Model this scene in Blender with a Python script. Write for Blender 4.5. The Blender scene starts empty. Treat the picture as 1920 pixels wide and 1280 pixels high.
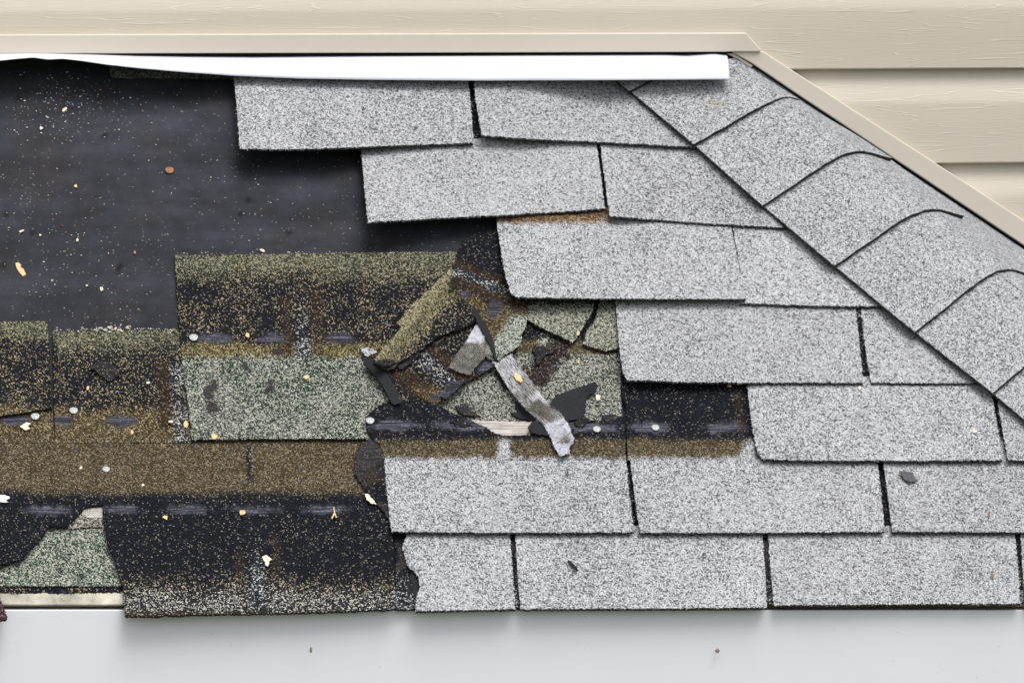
import bpy, bmesh, math, random
from mathutils import Vector, noise
from mathutils.geometry import delaunay_2d_cdt
random.seed(7)
S = bpy.context.scene
COL = S.collection
rad = math.radians
# ------------------------------------------------------------------ camera
PITCH, YAW, TILT, DIST, FPX = rad(43), rad(8), rad(5), 7.0, 10780.0
UP = Vector((0, math.cos(PITCH), math.sin(PITCH)))          # up the roof slope
N = Vector((0, -math.sin(PITCH), math.cos(PITCH)))          # roof normal
FWD = Vector((math.sin(YAW)*math.cos(TILT), math.cos(YAW)*math.cos(TILT), -math.sin(TILT)))
CENTRE = UP*0.425
CAMP = CENTRE - FWD*DIST
cam = bpy.data.cameras.new('camera'); camo = bpy.data.objects.new('camera', cam); COL.objects.link(camo)
camo.location = CAMP
camo.rotation_euler = FWD.to_track_quat('-Z', 'Y').to_euler()
cam.sensor_width = 36; cam.lens = FPX/1920*36; cam.clip_start = 0.1; cam.clip_end = 500
S.camera = camo
MQ = FWD.to_track_quat('-Z', 'Y')
CX, CY = MQ @ Vector((1, 0, 0)), MQ @ Vector((0, 1, 0))
# ------------------------------------------------------------------ light
SUN_EL, SUN_AZ = rad(66), rad(22)      # azimuth measured from the camera side (-y) towards +x
L = Vector((math.cos(SUN_EL)*math.sin(SUN_AZ), -math.cos(SUN_EL)*math.cos(SUN_AZ), math.sin(SUN_EL)))
w = bpy.data.worlds.new('World'); S.world = w; w.use_nodes = True
nt = w.node_tree; bg = nt.nodes['Background']
sky = nt.nodes.new('ShaderNodeTexSky'); sky.sky_type = 'NISHITA'; sky.sun_disc = False
sky.sun_elevation = SUN_EL; sky.sun_rotation = math.atan2(L.x, L.y)
sky.air_density = 1.0; sky.dust_density = 4.0; sky.ozone_density = 1.0
hs = nt.nodes.new('ShaderNodeHueSaturation'); hs.inputs['Saturation'].default_value = 0.28
nt.links.new(sky.outputs[0], hs.inputs['Color']); nt.links.new(hs.outputs[0], bg.inputs[0])
bg.inputs[1].default_value = 0.15
sl = bpy.data.lights.new('sun', 'SUN'); sl.energy = 1.3; sl.angle = rad(34); sl.color = (1, .975, .94)
slo = bpy.data.objects.new('sun', sl); COL.objects.link(slo)
slo.rotation_euler = L.to_track_quat('Z', 'Y').to_euler(); slo.location = (0, -2, 6)
S.view_settings.view_transform = 'Standard'; S.view_settings.look = 'None'
S.view_settings.exposure = 0.5; S.view_settings.gamma = 1

# ------------------------------------------------------------------ geometry helpers
def ray(px, py):
    d = FWD + CX*((px-960)/FPX) + CY*((640-py)/FPX)
    return d
def P(px, py, h=0.0):                       # photo position -> point on the roof slope lifted h metres
    d = ray(px, py)
    t = (h - (CAMP).dot(N)) / d.dot(N)
    return CAMP + d*t
def PY(px, py, y):                          # point on the vertical plane y
    d = ray(px, py); t = (y - CAMP.y)/d.y
    return CAMP + d*t
YW = P(700, 100, 0).y                        # the house wall
def sm(a, b, x):
    if a == b: return 1.0 if x > a else 0.0
    t = max(0, min(1, (x-a)/(b-a))); return t*t*(3-2*t)
def nz(x, y, s, k=0): return noise.noise(Vector((x/s, y/s, k*7.3+.5)))
def link(name, me, mats, parent=None):
    o = bpy.data.objects.new(name, me); COL.objects.link(o)
    for m in (mats if isinstance(mats, (list, tuple)) else [mats]): me.materials.append(m)
    c = Vector((0, 0, 0))
    for v in me.vertices: c += v.co
    c /= max(1, len(me.vertices))
    me.transform(__import__('mathutils').Matrix.Translation(-c)); o.location = c
    if parent:
        o.parent = parent; o.location = c - parent.location
    return o
def tag(o, label=None, cat=None, group=None, kind=None):
    if label: o['label'] = label
    if cat: o['category'] = cat
    if group: o['group'] = group
    if kind: o['kind'] = kind
    return o
def thing(name, loc, label, cat, group=None):
    o = bpy.data.objects.new(name, None); COL.objects.link(o); o.location = loc; o.empty_display_size = .05
    return tag(o, label, cat, group)
def inside(poly, x, y):
    r = False; j = len(poly)-1
    for i in range(len(poly)):
        xi, yi = poly[i]; xj, yj = poly[j]
        if (yi > y) != (yj > y) and x < (xj-xi)*(y-yi)/(yj-yi)+xi: r = not r
        j = i
    return r
def resample(poly, step, jit, rag=0.0):
    out = []
    n = len(poly)
    for i in range(n):
        a = poly[i]; b = poly[(i+1) % n]
        d = math.hypot(b[0]-a[0], b[1]-a[1]); k = max(1, int(d/step))
        nx, ny = -(b[1]-a[1])/max(d, 1e-6), (b[0]-a[0])/max(d, 1e-6)
        for q in range(k):
            t = q/k; x = a[0]+(b[0]-a[0])*t; y = a[1]+(b[1]-a[1])*t
            e = math.sin(math.pi*t)**.5 if k > 2 else 0
            j = random.uniform(-jit, jit) + (nz(x, y, 9)*rag + nz(x, y, 25, 3)*rag)*e
            out.append((x+nx*j, y+ny*j))
    return out

# patterns: granule colour, density | body colour, smooth-tar amount
WHITE = ((.395, .404, .42), .775, (.082, .086, .09), 0)
NAVY = ((.17, .155, .125), .055, (.0048, .0055, .0085), 0)
BROWN = ((.17, .138, .092), .34, (.038, .028, .015), 0)
RUST = ((.15, .11, .07), .10, (.019, .0125, .008), 0)
OLIVE = ((.215, .20, .14), .48, (.024, .026, .016), 0)
DTAN = ((.27, .225, .145), .17, (.007, .007, .009), 0)
GREEN = ((.31, .31, .27), .53, (.025, .033, .026), 0)
WSP = ((.44, .45, .45), .24, (.011, .013, .016), 0)
TAR = ((.05, .05, .06), .03, (.020, .020, .029), 1)
TORN = ((.13, .11, .10), .03, (.020, .018, .019), .3)
def mix(p, q, t):
    if t <= 0: return p
    if t >= 1: return q
    l = lambda a, b: a+(b-a)*t
    return (tuple(map(l, p[0], q[0])), l(p[1], q[1]), tuple(map(l, p[2], q[2])), l(p[3], q[3]))
def ell(x, y, cx, cy, rx, ry, rot=0, soft=.22):
    c, s = math.cos(rad(rot)), math.sin(rad(rot)); dx, dy = x-cx, y-cy
    u, v = (dx*c+dy*s)/rx, (-dx*s+dy*c)/ry
    u += nz(x, y, 12)*.5; v += nz(x, y, 12, 2)*.5
    return 1-sm(1-soft, 1+soft, math.hypot(u, v))
def seg(x, y, x0, y0, x1, y1, wd, soft=.5):
    dx, dy = x1-x0, y1-y0; t = max(0, min(1, ((x-x0)*dx+(y-y0)*dy)/(dx*dx+dy*dy)))
    d = math.hypot(x-x0-dx*t, y-y0-dy*t) + nz(x, y, 10)*wd*.6
    return 1-sm(wd*(1-soft), wd*(1+soft), d)

def sheet(name, poly, h, mats, thick=.003, pat=None, g=12, parent=None, jit=1.0, step=2.2, rag=0, wob=.0004, cast=None, side=TORN):
    """a sheet of real thickness lying on the slope; h is a height or a function of the photo position"""
    hf = h if callable(h) else (lambda x, y: h)
    cast = cast or P
    b = resample(poly, step, jit, rag)
    nb = len(b)
    x0, x1 = min(p[0] for p in b), max(p[0] for p in b); y0, y1 = min(p[1] for p in b), max(p[1] for p in b)
    pts = [Vector((x, -y)) for x, y in b]
    y = y0+g*.5; k = 0
    while y < y1:
        x = x0+g*(.5 if k % 2 else .15)
        while x < x1:
            if inside(poly, x, y): pts.append(Vector((x+random.uniform(-.2, .2)*g, -y+random.uniform(-.2, .2)*g)))
            x += g
        y += g*.87; k += 1
    vs, es, fs, *_ = delaunay_2d_cdt(pts, [], [list(range(nb-1, -1, -1))], 1, 1e-4)
    bm = bmesh.new()
    A, B = [], []
    top = []
    def at(i, extra=0):
        px, py = vs[i].x, -vs[i].y
        hh = hf(px, py) + nz(px, py, 60, 5)*wob*2 + nz(px, py, 17, 6)*wob
        return cast(px, py, hh)
    pos = [at(i) for i in range(len(vs))]
    for i in range(len(vs)):
        top.append(bm.verts.new(pos[i])); A.append((vs[i].x, -vs[i].y, 0))
    bot = [bm.verts.new(p - N*thick) for p in pos]
    for i in range(len(vs)): A.append((vs[i].x, -vs[i].y, 1))
    if pat:      # loose granules along the cut edge
        for i in range(min(nb, len(vs))):
            for rep in (0, 1):
                if random.random() > .62: continue
                r_ = random.uniform(.0004, .0008)
                c_ = pos[i] + Vector((1, 0, 0))*random.uniform(-.0009, .0009) + UP*random.uniform(-.0009, .0009) - N*random.uniform(0, thick*.4)
                o6 = [bm.verts.new(c_+d_*r_*random.uniform(.7, 1.2)) for d_ in (Vector((1, 0, 0)), Vector((-1, 0, 0)), UP, -UP, N, -N)]
                for a_, b_ in ((0, 2), (2, 1), (1, 3), (3, 0)):
                    bm.faces.new([o6[a_], o6[b_], o6[4]]); bm.faces.new([o6[b_], o6[a_], o6[5]])
                A.extend([(vs[i].x, -vs[i].y, 0)]*6)
    cnt = {}
    for f in fs:
        if len(set(f)) < 3: continue
        try:
            ft = bm.faces.new([top[i] for i in f]); ft.smooth = True
            bm.faces.new([bot[i] for i in reversed(f)])
        except ValueError: continue
        for i in range(len(f)):
            a, c = f[i], f[(i+1) % len(f)]
            cnt[(a, c)] = 1
    for (a, c) in list(cnt):
        if (c, a) not in cnt:
            q = [bm.verts.new(pos[a]), bm.verts.new(pos[c]), bm.verts.new(pos[c]-N*thick), bm.verts.new(pos[a]-N*thick)]
            for i in (a, c, c, a): A.append((vs[i].x, -vs[i].y, 1))
            bm.faces.new([q[0], q[3], q[2], q[1]])
    me = bpy.data.meshes.new(name); bm.to_mesh(me); bm.free()
    if pat:
        ga = me.color_attributes.new('granule', 'FLOAT_COLOR', 'POINT'); ba = me.color_attributes.new('body', 'FLOAT_COLOR', 'POINT')
        gd, bd = [], []
        for (x, y, s) in A:
            xx = x + nz(x, y, 14, 8)*5; yy = y + nz(x, y, 14, 9)*5
            p = mix(side, pat(x, y), .12) if s else pat(xx, yy)
            gd += [*p[0], p[1]]; bd += [*p[2], p[3]]
        ga.data.foreach_set('color', gd); ba.data.foreach_set('color', bd)
    return link(name, me, mats, parent)

# ------------------------------------------------------------------ materials
def mat(name):
    m = bpy.data.materials.new(name); m.use_nodes = True
    n = m.node_tree.nodes; return m, n, m.node_tree.links, n['Principled BSDF']
def math_(n, l, op, a, b=None, c=None, clamp=False):
    o = n.new('ShaderNodeMath'); o.operation = op; o.use_clamp = clamp
    for i, v in enumerate((a, b, c)):
        if v is None: continue
        if isinstance(v, (int, float)): o.inputs[i].default_value = v
        else: l.new(v, o.inputs[i])
    return o.outputs[0]
def mixc(n, l, f, a, b, mode='MIX'):
    o = n.new('ShaderNodeMix'); o.data_type = 'RGBA'; o.blend_type = mode
    for i, v in ((0, f), (6, a), (7, b)):
        if isinstance(v, (int, float)): o.inputs[i].default_value = v
        elif isinstance(v, tuple): o.inputs[i].default_value = (*v, 1)
        else: l.new(v, o.inputs[i])
    return o.outputs[2]
def tex(n, l, kind, scale, vec, **kw):
    t = n.new(kind); t.inputs['Scale'].default_value = scale; l.new(vec, t.inputs['Vector'])
    for k, v in kw.items():
        if k in t.inputs: t.inputs[k].default_value = v
        else: setattr(t, k, v)
    return t
def mapping(n, l, vec, scale=(1, 1, 1), rot=(0, 0, 0)):
    m = n.new('ShaderNodeMapping'); l.new(vec, m.inputs[0]); m.inputs['Scale'].default_value = scale; m.inputs['Rotation'].default_value = rot
    return m.outputs[0]
def ramp(n, l, f, stops):
    r = n.new('ShaderNodeValToRGB'); e = r.color_ramp.elements
    while len(e) < len(stops): e.new(.5)
    for i, (p, c) in enumerate(stops):
        e[i].position = p; e[i].color = (*c, 1) if isinstance(c, tuple) else (c, c, c, 1)
    l.new(f, r.inputs[0]); return r.outputs[0]
def bump(n, l, h, strength, dist, normal=None):
    b = n.new('ShaderNodeBump'); b.inputs['Strength'].default_value = strength; b.inputs['Distance'].default_value = dist
    l.new(h, b.inputs['Height'])
    if normal: l.new(normal, b.inputs['Normal'])
    return b.outputs[0]

def granules():
    m, n, l, p = mat('mineral_granules')
    tc = n.new('ShaderNodeTexCoord').outputs['Object']
    at = {}
    for k in ('granule', 'body'):
        a = n.new('ShaderNodeAttribute'); a.attribute_name = k; at[k] = a
    v = tex(n, l, 'ShaderNodeTexVoronoi', 740, tc)
    sp = n.new('ShaderNodeSeparateColor'); l.new(v.outputs['Color'], sp.inputs[0])
    blot = tex(n, l, 'ShaderNodeTexNoise', 28, tc, Detail=4, Roughness=.6).outputs[0]
    blot2 = tex(n, l, 'ShaderNodeTexNoise', 190, tc, Detail=2, Roughness=.5).outputs[0]
    d = at['granule'].outputs['Alpha']
    # density wobbles in patches, more where granules are already common
    var = math_(n, l, 'ADD', math_(n, l, 'MULTIPLY_ADD', blot, .9, -.45), math_(n, l, 'MULTIPLY_ADD', blot2, .6, -.3))
    dd = math_(n, l, 'MULTIPLY_ADD', var, math_(n, l, 'MULTIPLY', d, math_(n, l, 'MULTIPLY_ADD', d, -1.95, 2.05)), d)
    sel = math_(n, l, 'LESS_THAN', sp.outputs[0], dd)
    gb = n.new('ShaderNodeMapRange'); l.new(sp.outputs[1], gb.inputs[0]); gb.inputs[3].default_value = .5; gb.inputs[4].default_value = 1.3
    bb = n.new('ShaderNodeMapRange'); l.new(sp.outputs[2], bb.inputs[0]); bb.inputs[3].default_value = .45; bb.inputs[4].default_value = 1.9
    def mul(c, f):
        o = n.new('ShaderNodeVectorMath'); o.operation = 'SCALE'; l.new(c, o.inputs[0]); l.new(f, o.inputs['Scale']); return o.outputs[0]
    gc = mul(at['granule'].outputs['Color'], gb.outputs[0]); bc = mul(at['body'].outputs['Color'], bb.outputs[0])
    tar = at['body'].outputs['Alpha']
    streak = tex(n, l, 'ShaderNodeTexNoise', 1, mapping(n, l, tc, (22, 520, 520)), Detail=3, Roughness=.6).outputs[0]
    bc = mixc(n, l, tar, bc, mixc(n, l, 1.0, bc, ramp(n, l, streak, [(.4, .35), (.49, 1.0), (.58, 3.4)]), 'MULTIPLY'))
    col = mixc(n, l, sel, bc, gc)
    # a few bigger dark granules and bald specks
    v2 = tex(n, l, 'ShaderNodeTexVoronoi', 330, tc); s2 = n.new('ShaderNodeSeparateColor'); l.new(v2.outputs['Color'], s2.inputs[0])
    dk = math_(n, l, 'LESS_THAN', s2.outputs[0], math_(n, l, 'MULTIPLY_ADD', blot, .10, -.012))
    col = mixc(n, l, math_(n, l, 'MULTIPLY', dk, .6), col, (.04, .042, .045))
    l.new(col, p.inputs['Base Color'])
    l.new(math_(n, l, 'MULTIPLY_ADD', tar, -.42, .88), p.inputs['Roughness'])
    p.inputs['Specular IOR Level'].default_value = .12
    inv = math_(n, l, 'SUBTRACT', 1, tar, clamp=True)
    hh = math_(n, l, 'MULTIPLY', math_(n, l, 'ADD', math_(n, l, 'SUBTRACT', 1, v.outputs['Distance']), sel), math_(n, l, 'MULTIPLY_ADD', inv, .85, .15))
    b1 = bump(n, l, hh, .8, .0008)
    l.new(bump(n, l, math_(n, l, 'MULTIPLY', streak, tar), .7, .0012, b1), p.inputs['Normal'])
    return m
GR = granules()
def felt_mat():
    m, n, l, p = mat('roofing_felt')
    tc = n.new('ShaderNodeTexCoord').outputs['Object']
    a = tex(n, l, 'ShaderNodeTexNoise', 1, mapping(n, l, tc, (2.2, 16, 16)), Detail=6, Roughness=.65).outputs[0]
    b = tex(n, l, 'ShaderNodeTexNoise', 7, tc, Detail=5, Roughness=.6).outputs[0]
    f = tex(n, l, 'ShaderNodeTexNoise', 420, tc, Detail=3, Roughness=.7).outputs[0]
    c = ramp(n, l, a, [(.3, (.019, .019, .024)), (.52, (.029, .029, .036)), (.75, (.042, .042, .051))])
    c = mixc(n, l, ramp(n, l, b, [(.52, 0.), (.78, .45)]), c, (.032, .027, .025))
    c = mixc(n, l, .55, c, ramp(n, l, f, [(.25, .35), (.75, 1.)]), 'MULTIPLY')
    c = mixc(n, l, 1.0, c, (.95, 1.0, 1.08), 'MULTIPLY')
    at = n.new('ShaderNodeAttribute'); at.attribute_name = 'body'
    c = mixc(n, l, 1.0, c, at.outputs['Color'], 'MULTIPLY')
    v = tex(n, l, 'ShaderNodeTexVoronoi', 600, tc); sp = n.new('ShaderNodeSeparateColor'); l.new(v.outputs['Color'], sp.inputs[0])
    cl = tex(n, l, 'ShaderNodeTexNoise', 9, tc, Detail=3).outputs[0]
    dust = math_(n, l, 'LESS_THAN', sp.outputs[0], ramp(n, l, cl, [(.4, .006), (.7, .022)]))
    c = mixc(n, l, math_(n, l, 'MULTIPLY', dust, sp.outputs[1]), c, (.17, .16, .14))
    l.new(c, p.inputs['Base Color'])
    l.new(ramp(n, l, b, [(.3, .6), (.7, .85)]), p.inputs['Roughness']); p.inputs['Specular IOR Level'].default_value = .15
    l.new(bump(n, l, f, .5, .0005, bump(n, l, a, .4, .003)), p.inputs['Normal'])
    return m
FELT = felt_mat()
def vinyl(name, col, grain):
    m, n, l, p = mat(name)
    tc = n.new('ShaderNodeTexCoord').outputs['Object']
    dirt = tex(n, l, 'ShaderNodeTexNoise', 2.2, tc, Detail=6, Roughness=.65).outputs[0]
    c = mixc(n, l, ramp(n, l, dirt, [(.4, 0.), (.8, .4)]), col, tuple(x*.86 for x in col))
    p.inputs['Roughness'].default_value = .5
    if grain:
        wv = mapping(n, l, tc, (3.2, 1, 62))
        a = tex(n, l, 'ShaderNodeTexNoise', 1, wv, Detail=2.0, Roughness=.42, Distortion=.05).outputs[0]
        # contour lines of a stretched noise = embossed cedar grain
        k = math_(n, l, 'FRACT', math_(n, l, 'MULTIPLY', a, 9))
        k = math_(n, l, 'ABSOLUTE', math_(n, l, 'SUBTRACT', k, .5))
        msk = tex(n, l, 'ShaderNodeTexNoise', 1, mapping(n, l, tc, (9, 1, 40)), Detail=2).outputs[0]
        ln = math_(n, l, 'MULTIPLY', ramp(n, l, k, [(0., 1.), (.07, 0.)]), ramp(n, l, msk, [(.36, 0.), (.52, 1.)]))
        fine = tex(n, l, 'ShaderNodeTexNoise', 1, mapping(n, l, tc, (40, 1, 700)), Detail=3).outputs[0]
        b1 = bump(n, l, ln, .34, .0010)
        l.new(bump(n, l, fine, .25, .0008, b1), p.inputs['Normal'])
        c = mixc(n, l, math_(n, l, 'MULTIPLY', ln, .10), c, (.82, .77, .68))
        # rusty run stain near the left end
    l.new(c, p.inputs['Base Color'])
    return m
SIDING = vinyl('beige_vinyl_siding', (.53, .478, .40), True)
TRIM = vinyl('beige_vinyl_trim', (.56, .51, .43), False)
def metal(name, col, rough=.45, dirt=.15, metallic=0.):
    m, n, l, p = mat(name)
    tc = n.new('ShaderNodeTexCoord').outputs['Object']
    a = tex(n, l, 'ShaderNodeTexNoise', 5, tc, Detail=7, Roughness=.7).outputs[0]
    s = tex(n, l, 'ShaderNodeTexVoronoi', 55, tc).outputs['Distance']
    c = mixc(n, l, ramp(n, l, a, [(.45, 0.), (.8, dirt)]), col, tuple(x*.62 for x in col))
    c = mixc(n, l, ramp(n, l, s, [(.02, .4), (.05, 0.)]), c, (.2, .19, .17))
    l.new(c, p.inputs['Base Color']); p.inputs['Roughness'].default_value = rough; p.inputs['Metallic'].default_value = metallic
    w_ = tex(n, l, 'ShaderNodeTexNoise', 9, tc, Detail=2).outputs[0]
    l.new(bump(n, l, w_, .15, .004), p.inputs['Normal'])
    return m
FLASH = metal('white_flashing', (.60, .61, .69), .4, .10)
FASC = metal('white_fascia_metal', (.745, .74, .80), .4, .08)
def simple(name, col, rough=.7, var=.35, scale=120, metallic=0, bs=.4):
    m, n, l, p = mat(name)
    tc = n.new('ShaderNodeTexCoord').outputs['Object']
    a = tex(n, l, 'ShaderNodeTexNoise', scale, tc, Detail=4, Roughness=.65).outputs[0]
    c = mixc(n, l, ramp(n, l, a, [(.3, 0.), (.7, 1.)]), tuple(x*(1-var) for x in col), tuple(min(1, x*(1+var*.4)) for x in col))
    l.new(c, p.inputs['Base Color']); p.inputs['Roughness'].default_value = rough; p.inputs['Metallic'].default_value = metallic; p.inputs['Specular IOR Level'].default_value = .2
    l.new(bump(n, l, a, bs, .001), p.inputs['Normal'])
    return m
DRIP = simple('stained_drip_edge', (.44, .42, .34), .6, .65, 22)
NAIL = simple('galvanised_nail', (.40, .42, .41), .5, .35, 400, .2)
RUSTN = simple('rusty_nail', (.30, .15, .08), .8, .5, 500)
BLACKF = simple('black_torn_backing', (.012, .013, .016), .75, .35, 160)
TAN = simple('tan_wood_chip', (.68, .50, .27), .8, .25, 300)
CREAM = simple('cream_chip', (.76, .68, .52), .8, .2, 300)
PALE = simple('pale_chip', (.72, .70, .66), .8, .3, 300)
SLATE = simple('dark_grey_flake', (.09, .09, .10), .8, .3, 200)
ORNG = simple('orange_chip', (.42, .2, .08), .8, .3, 300)
def wood():
    m, n, l, p = mat('weathered_wood')
    tc = n.new('ShaderNodeTexCoord').outputs['Object']
    a = tex(n, l, 'ShaderNodeTexNoise', 1, mapping(n, l, tc, (25, 700, 700)), Detail=5, Roughness=.7).outputs[0]
    c = ramp(n, l, a, [(.33, (.10, .085, .07)), (.46, (.33, .30, .27)), (.6, (.52, .50, .47))])
    l.new(c, p.inputs['Base Color']); p.inputs['Roughness'].default_value = .85
    l.new(bump(n, l, a, .8, .0015), p.inputs['Normal'])
    return m
WOOD = wood()
def tape(ang):
    m, n, l, p = mat('wrinkled_clear_tape')
    tc = n.new('ShaderNodeTexCoord').outputs['Object']
    al = Vector((math.cos(ang), 0, 0)) - UP*math.sin(ang); ac = Vector((math.sin(ang), 0, 0)) + UP*math.cos(ang)
    def dot(v, k):
        o = n.new('ShaderNodeVectorMath'); o.operation = 'DOT_PRODUCT'; l.new(tc, o.inputs[0]); o.inputs[1].default_value = v*k; return o.outputs['Value']
    cb = n.new('ShaderNodeCombineXYZ'); l.new(dot(al, 110), cb.inputs[0]); l.new(dot(ac, 800), cb.inputs[1])
    a = tex(n, l, 'ShaderNodeTexNoise', 1, cb.outputs[0], Detail=4, Roughness=.6, Distortion=.5).outputs[0]
    b = tex(n, l, 'ShaderNodeTexNoise', 85, tc, Detail=5, Roughness=.6, Distortion=1.2).outputs[0]
    at = n.new('ShaderNodeAttribute'); at.attribute_name = 'body'
    c = mixc(n, l, 1.0, at.outputs['Color'], ramp(n, l, b, [(.35, .5), (.65, 1.35)]), 'MULTIPLY')
    at2 = n.new('ShaderNodeAttribute'); at2.attribute_name = 'granule'
    c = mixc(n, l, math_(n, l, 'MULTIPLY', ramp(n, l, a, [(.47, 0.), (.55, 1.)]), at2.outputs['Alpha']), c, (.46, .46, .52))
    l.new(c, p.inputs['Base Color']); p.inputs['Roughness'].default_value = .22
    sg = n.new('ShaderNodeSeparateColor'); l.new(c, sg.inputs[0])
    l.new(ramp(n, l, sg.outputs[0], [(.05, .5), (.28, .97)]), p.inputs['Alpha'])
    p.inputs['Specular IOR Level'].default_value = .6
    l.new(bump(n, l, a, .5, .0012, bump(n, l, b, 1., .0045)), p.inputs['Normal'])
    return m
TAPE2 = tape(rad(58)); TAPE1 = tape(rad(118))

# ------------------------------------------------------------------ the setting
def box_bm(bm, x0, x1, y0, y1, z0, z1):
    v = [bm.verts.new((x, y, z)) for x in (x0, x1) for y in (y0, y1) for z in (z0, z1)]
    for f in ((0, 1, 3, 2), (4, 6, 7, 5), (0, 4, 5, 1), (2, 3, 7, 6), (0, 2, 6, 4), (1, 5, 7, 3)): bm.faces.new([v[i] for i in f])
def bmobj(name, bm, m, parent=None, bev=0, smooth=False):
    if bev: bmesh.ops.bevel(bm, geom=list(bm.edges), offset=bev, segments=3, profile=.6, affect='EDGES')
    bmesh.ops.recalc_face_normals(bm, faces=bm.faces)
    if smooth:
        for f in bm.faces: f.smooth = True
    me = bpy.data.meshes.new(name); bm.to_mesh(me); bm.free()
    return link(name, me, m, parent)
bm = bmesh.new(); q = [bm.verts.new((x, y, -3.2)) for x, y in ((-120, -120), (120, -120), (120, 120), (-120, 120))]; bm.faces.new(q)
def lawn():
    m, n, l, p = mat('lawn'); tc = n.new('ShaderNodeTexCoord').outputs['Object']
    a = tex(n, l, 'ShaderNodeTexNoise', 3, tc, Detail=8, Roughness=.7).outputs[0]
    l.new(ramp(n, l, a, [(.3, (.035, .055, .02)), (.7, (.10, .12, .05))]), p.inputs['Base Color']); p.inputs['Roughness'].default_value = .95
    return m
tag(bmobj('ground', bm, lawn()), kind='structure')

# house wall: dutch-lap siding, one continuous folded sheet
zA, zB = PY(1700, 128, YW).z, PY(1850, 304, YW).z
COURSE = zA-zB
def siding():
    bm = bmesh.new(); prof = []
    k0 = -16; z = zA + k0*COURSE
    for k in range(k0, 14):
        z = zA + k*COURSE
        fl = COURSE*.64
        prof += [(0.002, z-.001), (-.012, z-.0005), (-.0135, z+.0012), (-.0135, z+fl*.5), (-.0135, z+fl-.004), (-.0128, z+fl+.003), (-.0075, z+fl+COURSE*.14), (-.0035, z+fl+COURSE*.24), (.0005, z+COURSE-.0012)]
    xs = [-2.2+.2*i for i in range(24)]
    rows = [[bm.verts.new((x, YW+y, zz)) for x in xs] for y, zz in prof]
    for a in range(len(rows)-1):
        for i in range(len(xs)-1):
            f = bm.faces.new([rows[a][i], rows[a][i+1], rows[a+1][i+1], rows[a+1][i]])
            f.smooth = (a % 9) in (3, 4, 5, 6)
    me = bpy.data.meshes.new('siding'); bm.to_mesh(me); bm.free(); return me
hw = thing('house_wall', (0, YW, -3.2), 'beige lapped siding wall with embossed wood grain rising behind the damaged roof', 'wall')
link('siding', siding(), SIDING, hw)
bm = bmesh.new(); box_bm(bm, -2.2, 2.4, YW+.02, YW+.2, -3.2, 2.6); bmobj('backing_wall', bm, simple('sheathing', (.4, .33, .24)), hw)

# trim channels on the wall
def prism(poly, yf, yb, bev):
    bm = bmesh.new()
    a = [bm.verts.new(PY(x, y, yf)) for x, y in poly]
    b = [bm.verts.new(v.co + Vector((0, yb-yf, 0))) for v in a]
    bm.faces.new(a); bm.faces.new(list(reversed(b)))
    for i in range(len(a)): bm.faces.new([a[i], b[i], b[(i+1) % len(a)], a[(i+1) % len(a)]])
    bmesh.ops.recalc_face_normals(bm, faces=bm.faces)
    bmesh.ops.bevel(bm, geom=list(bm.edges), offset=bev, segments=3, profile=.55, affect='EDGES')
    for f in bm.faces: f.smooth = False
    me = bpy.data.meshes.new('trim'); bm.to_mesh(me); bm.free(); return me
t = thing('trim_channel', PY(500, 100, YW), 'beige horizontal trim channel capping the white flashing above the shingles', 'trim', 'beige trim channels along the wall')
link('channel_face', prism([(-500, 66.5), (1399, 62), (1428, 94), (1426, 97.5), (-500, 102.5)], YW-.027, YW-.008, .0016), TRIM, t)
t = thing('trim_channel', PY(1500, 150, YW), 'beige slanted trim channel running down beside the curved hip caps', 'trim', 'beige trim channels along the wall')
link('channel_face', prism([(1372, 98), (1430, 96), (1920, 413), (2500, 788), (2500, 852), (1920, 460), (1640, 273), (1500, 180), (1410, 119)], YW-.023, YW-.006, .0016), TRIM, t)
lip = prism([(1362, 101), (1376, 101), (1412, 123), (1408, 127), (1385, 112)], YW-.02, YW-.008, .0006); link('channel_lip', lip, TRIM, t)
me = prism([(1372, 100), (1400, 108), (2500, 842), (2500, 862), (1920, 471), (1640, 285), (1500, 192), (1400, 123)], YW-.0145, YW-.006, .0004)  # added black strip: paints the occluded gap between channel and side slope dark
tag(link('side_gap_shade', me, BLACKF), 'black strip standing in for the shaded gap under the slanted trim channel', 'flashing')

# roof deck and felt
def hipx(y): return 1300+(y-270)*1.204
RID = lambda y: 1450+(y-188)*1.293
deck = [(-560, 96), (1360, 96), (RID(1125), 1125), (-560, 1125)]
sheet('roof_deck', [(-560, 99), (1330, 99), (RID(1124)-20, 1124), (-560, 1124)], -.0025, simple('plywood', (.33, .24, .15)), thick=.018, g=200, step=300, jit=0)
tag(bpy.data.objects['roof_deck'], 'plywood deck under the roofing', 'roof deck')
def patFelt(x, y):
    k = 1+.30*nz(x, y*3, 110, 20)+.28*nz(x, y*2, 32, 21)+.2*nz(x, y, 12, 23)
    b = max(0, nz(x, y, 80, 22)-.1)*.9 + ell(x, y, 60, 340, 70, 40)*.5 + ell(x, y, 110, 300, 40, 60)*.3
    c = (k*(1+.16*b), k*(1+.01*b), k*(1-.12*b))
    t = 0
    for q in ((545, 436, 5, 4), (218, 504, 6, 5), (62, 438, 7, 4), (101, 442, 9, 2.5), (229, 503, 5, 3), (196, 256, 5, 4), (286, 335, 5, 4), (338, 332, 6, 4), (34, 190, 4, 4), (10, 402, 5, 4), (466, 374, 5, 4), (450, 404, 6, 3), (310, 440, 12, 2), (5, 494, 10, 2)):
        t = max(t, ell(x, y, *q))
    c = tuple(v*(1-.85*t) for v in c)
    return ((1, 1, 1), 0, c, 0)
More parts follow.
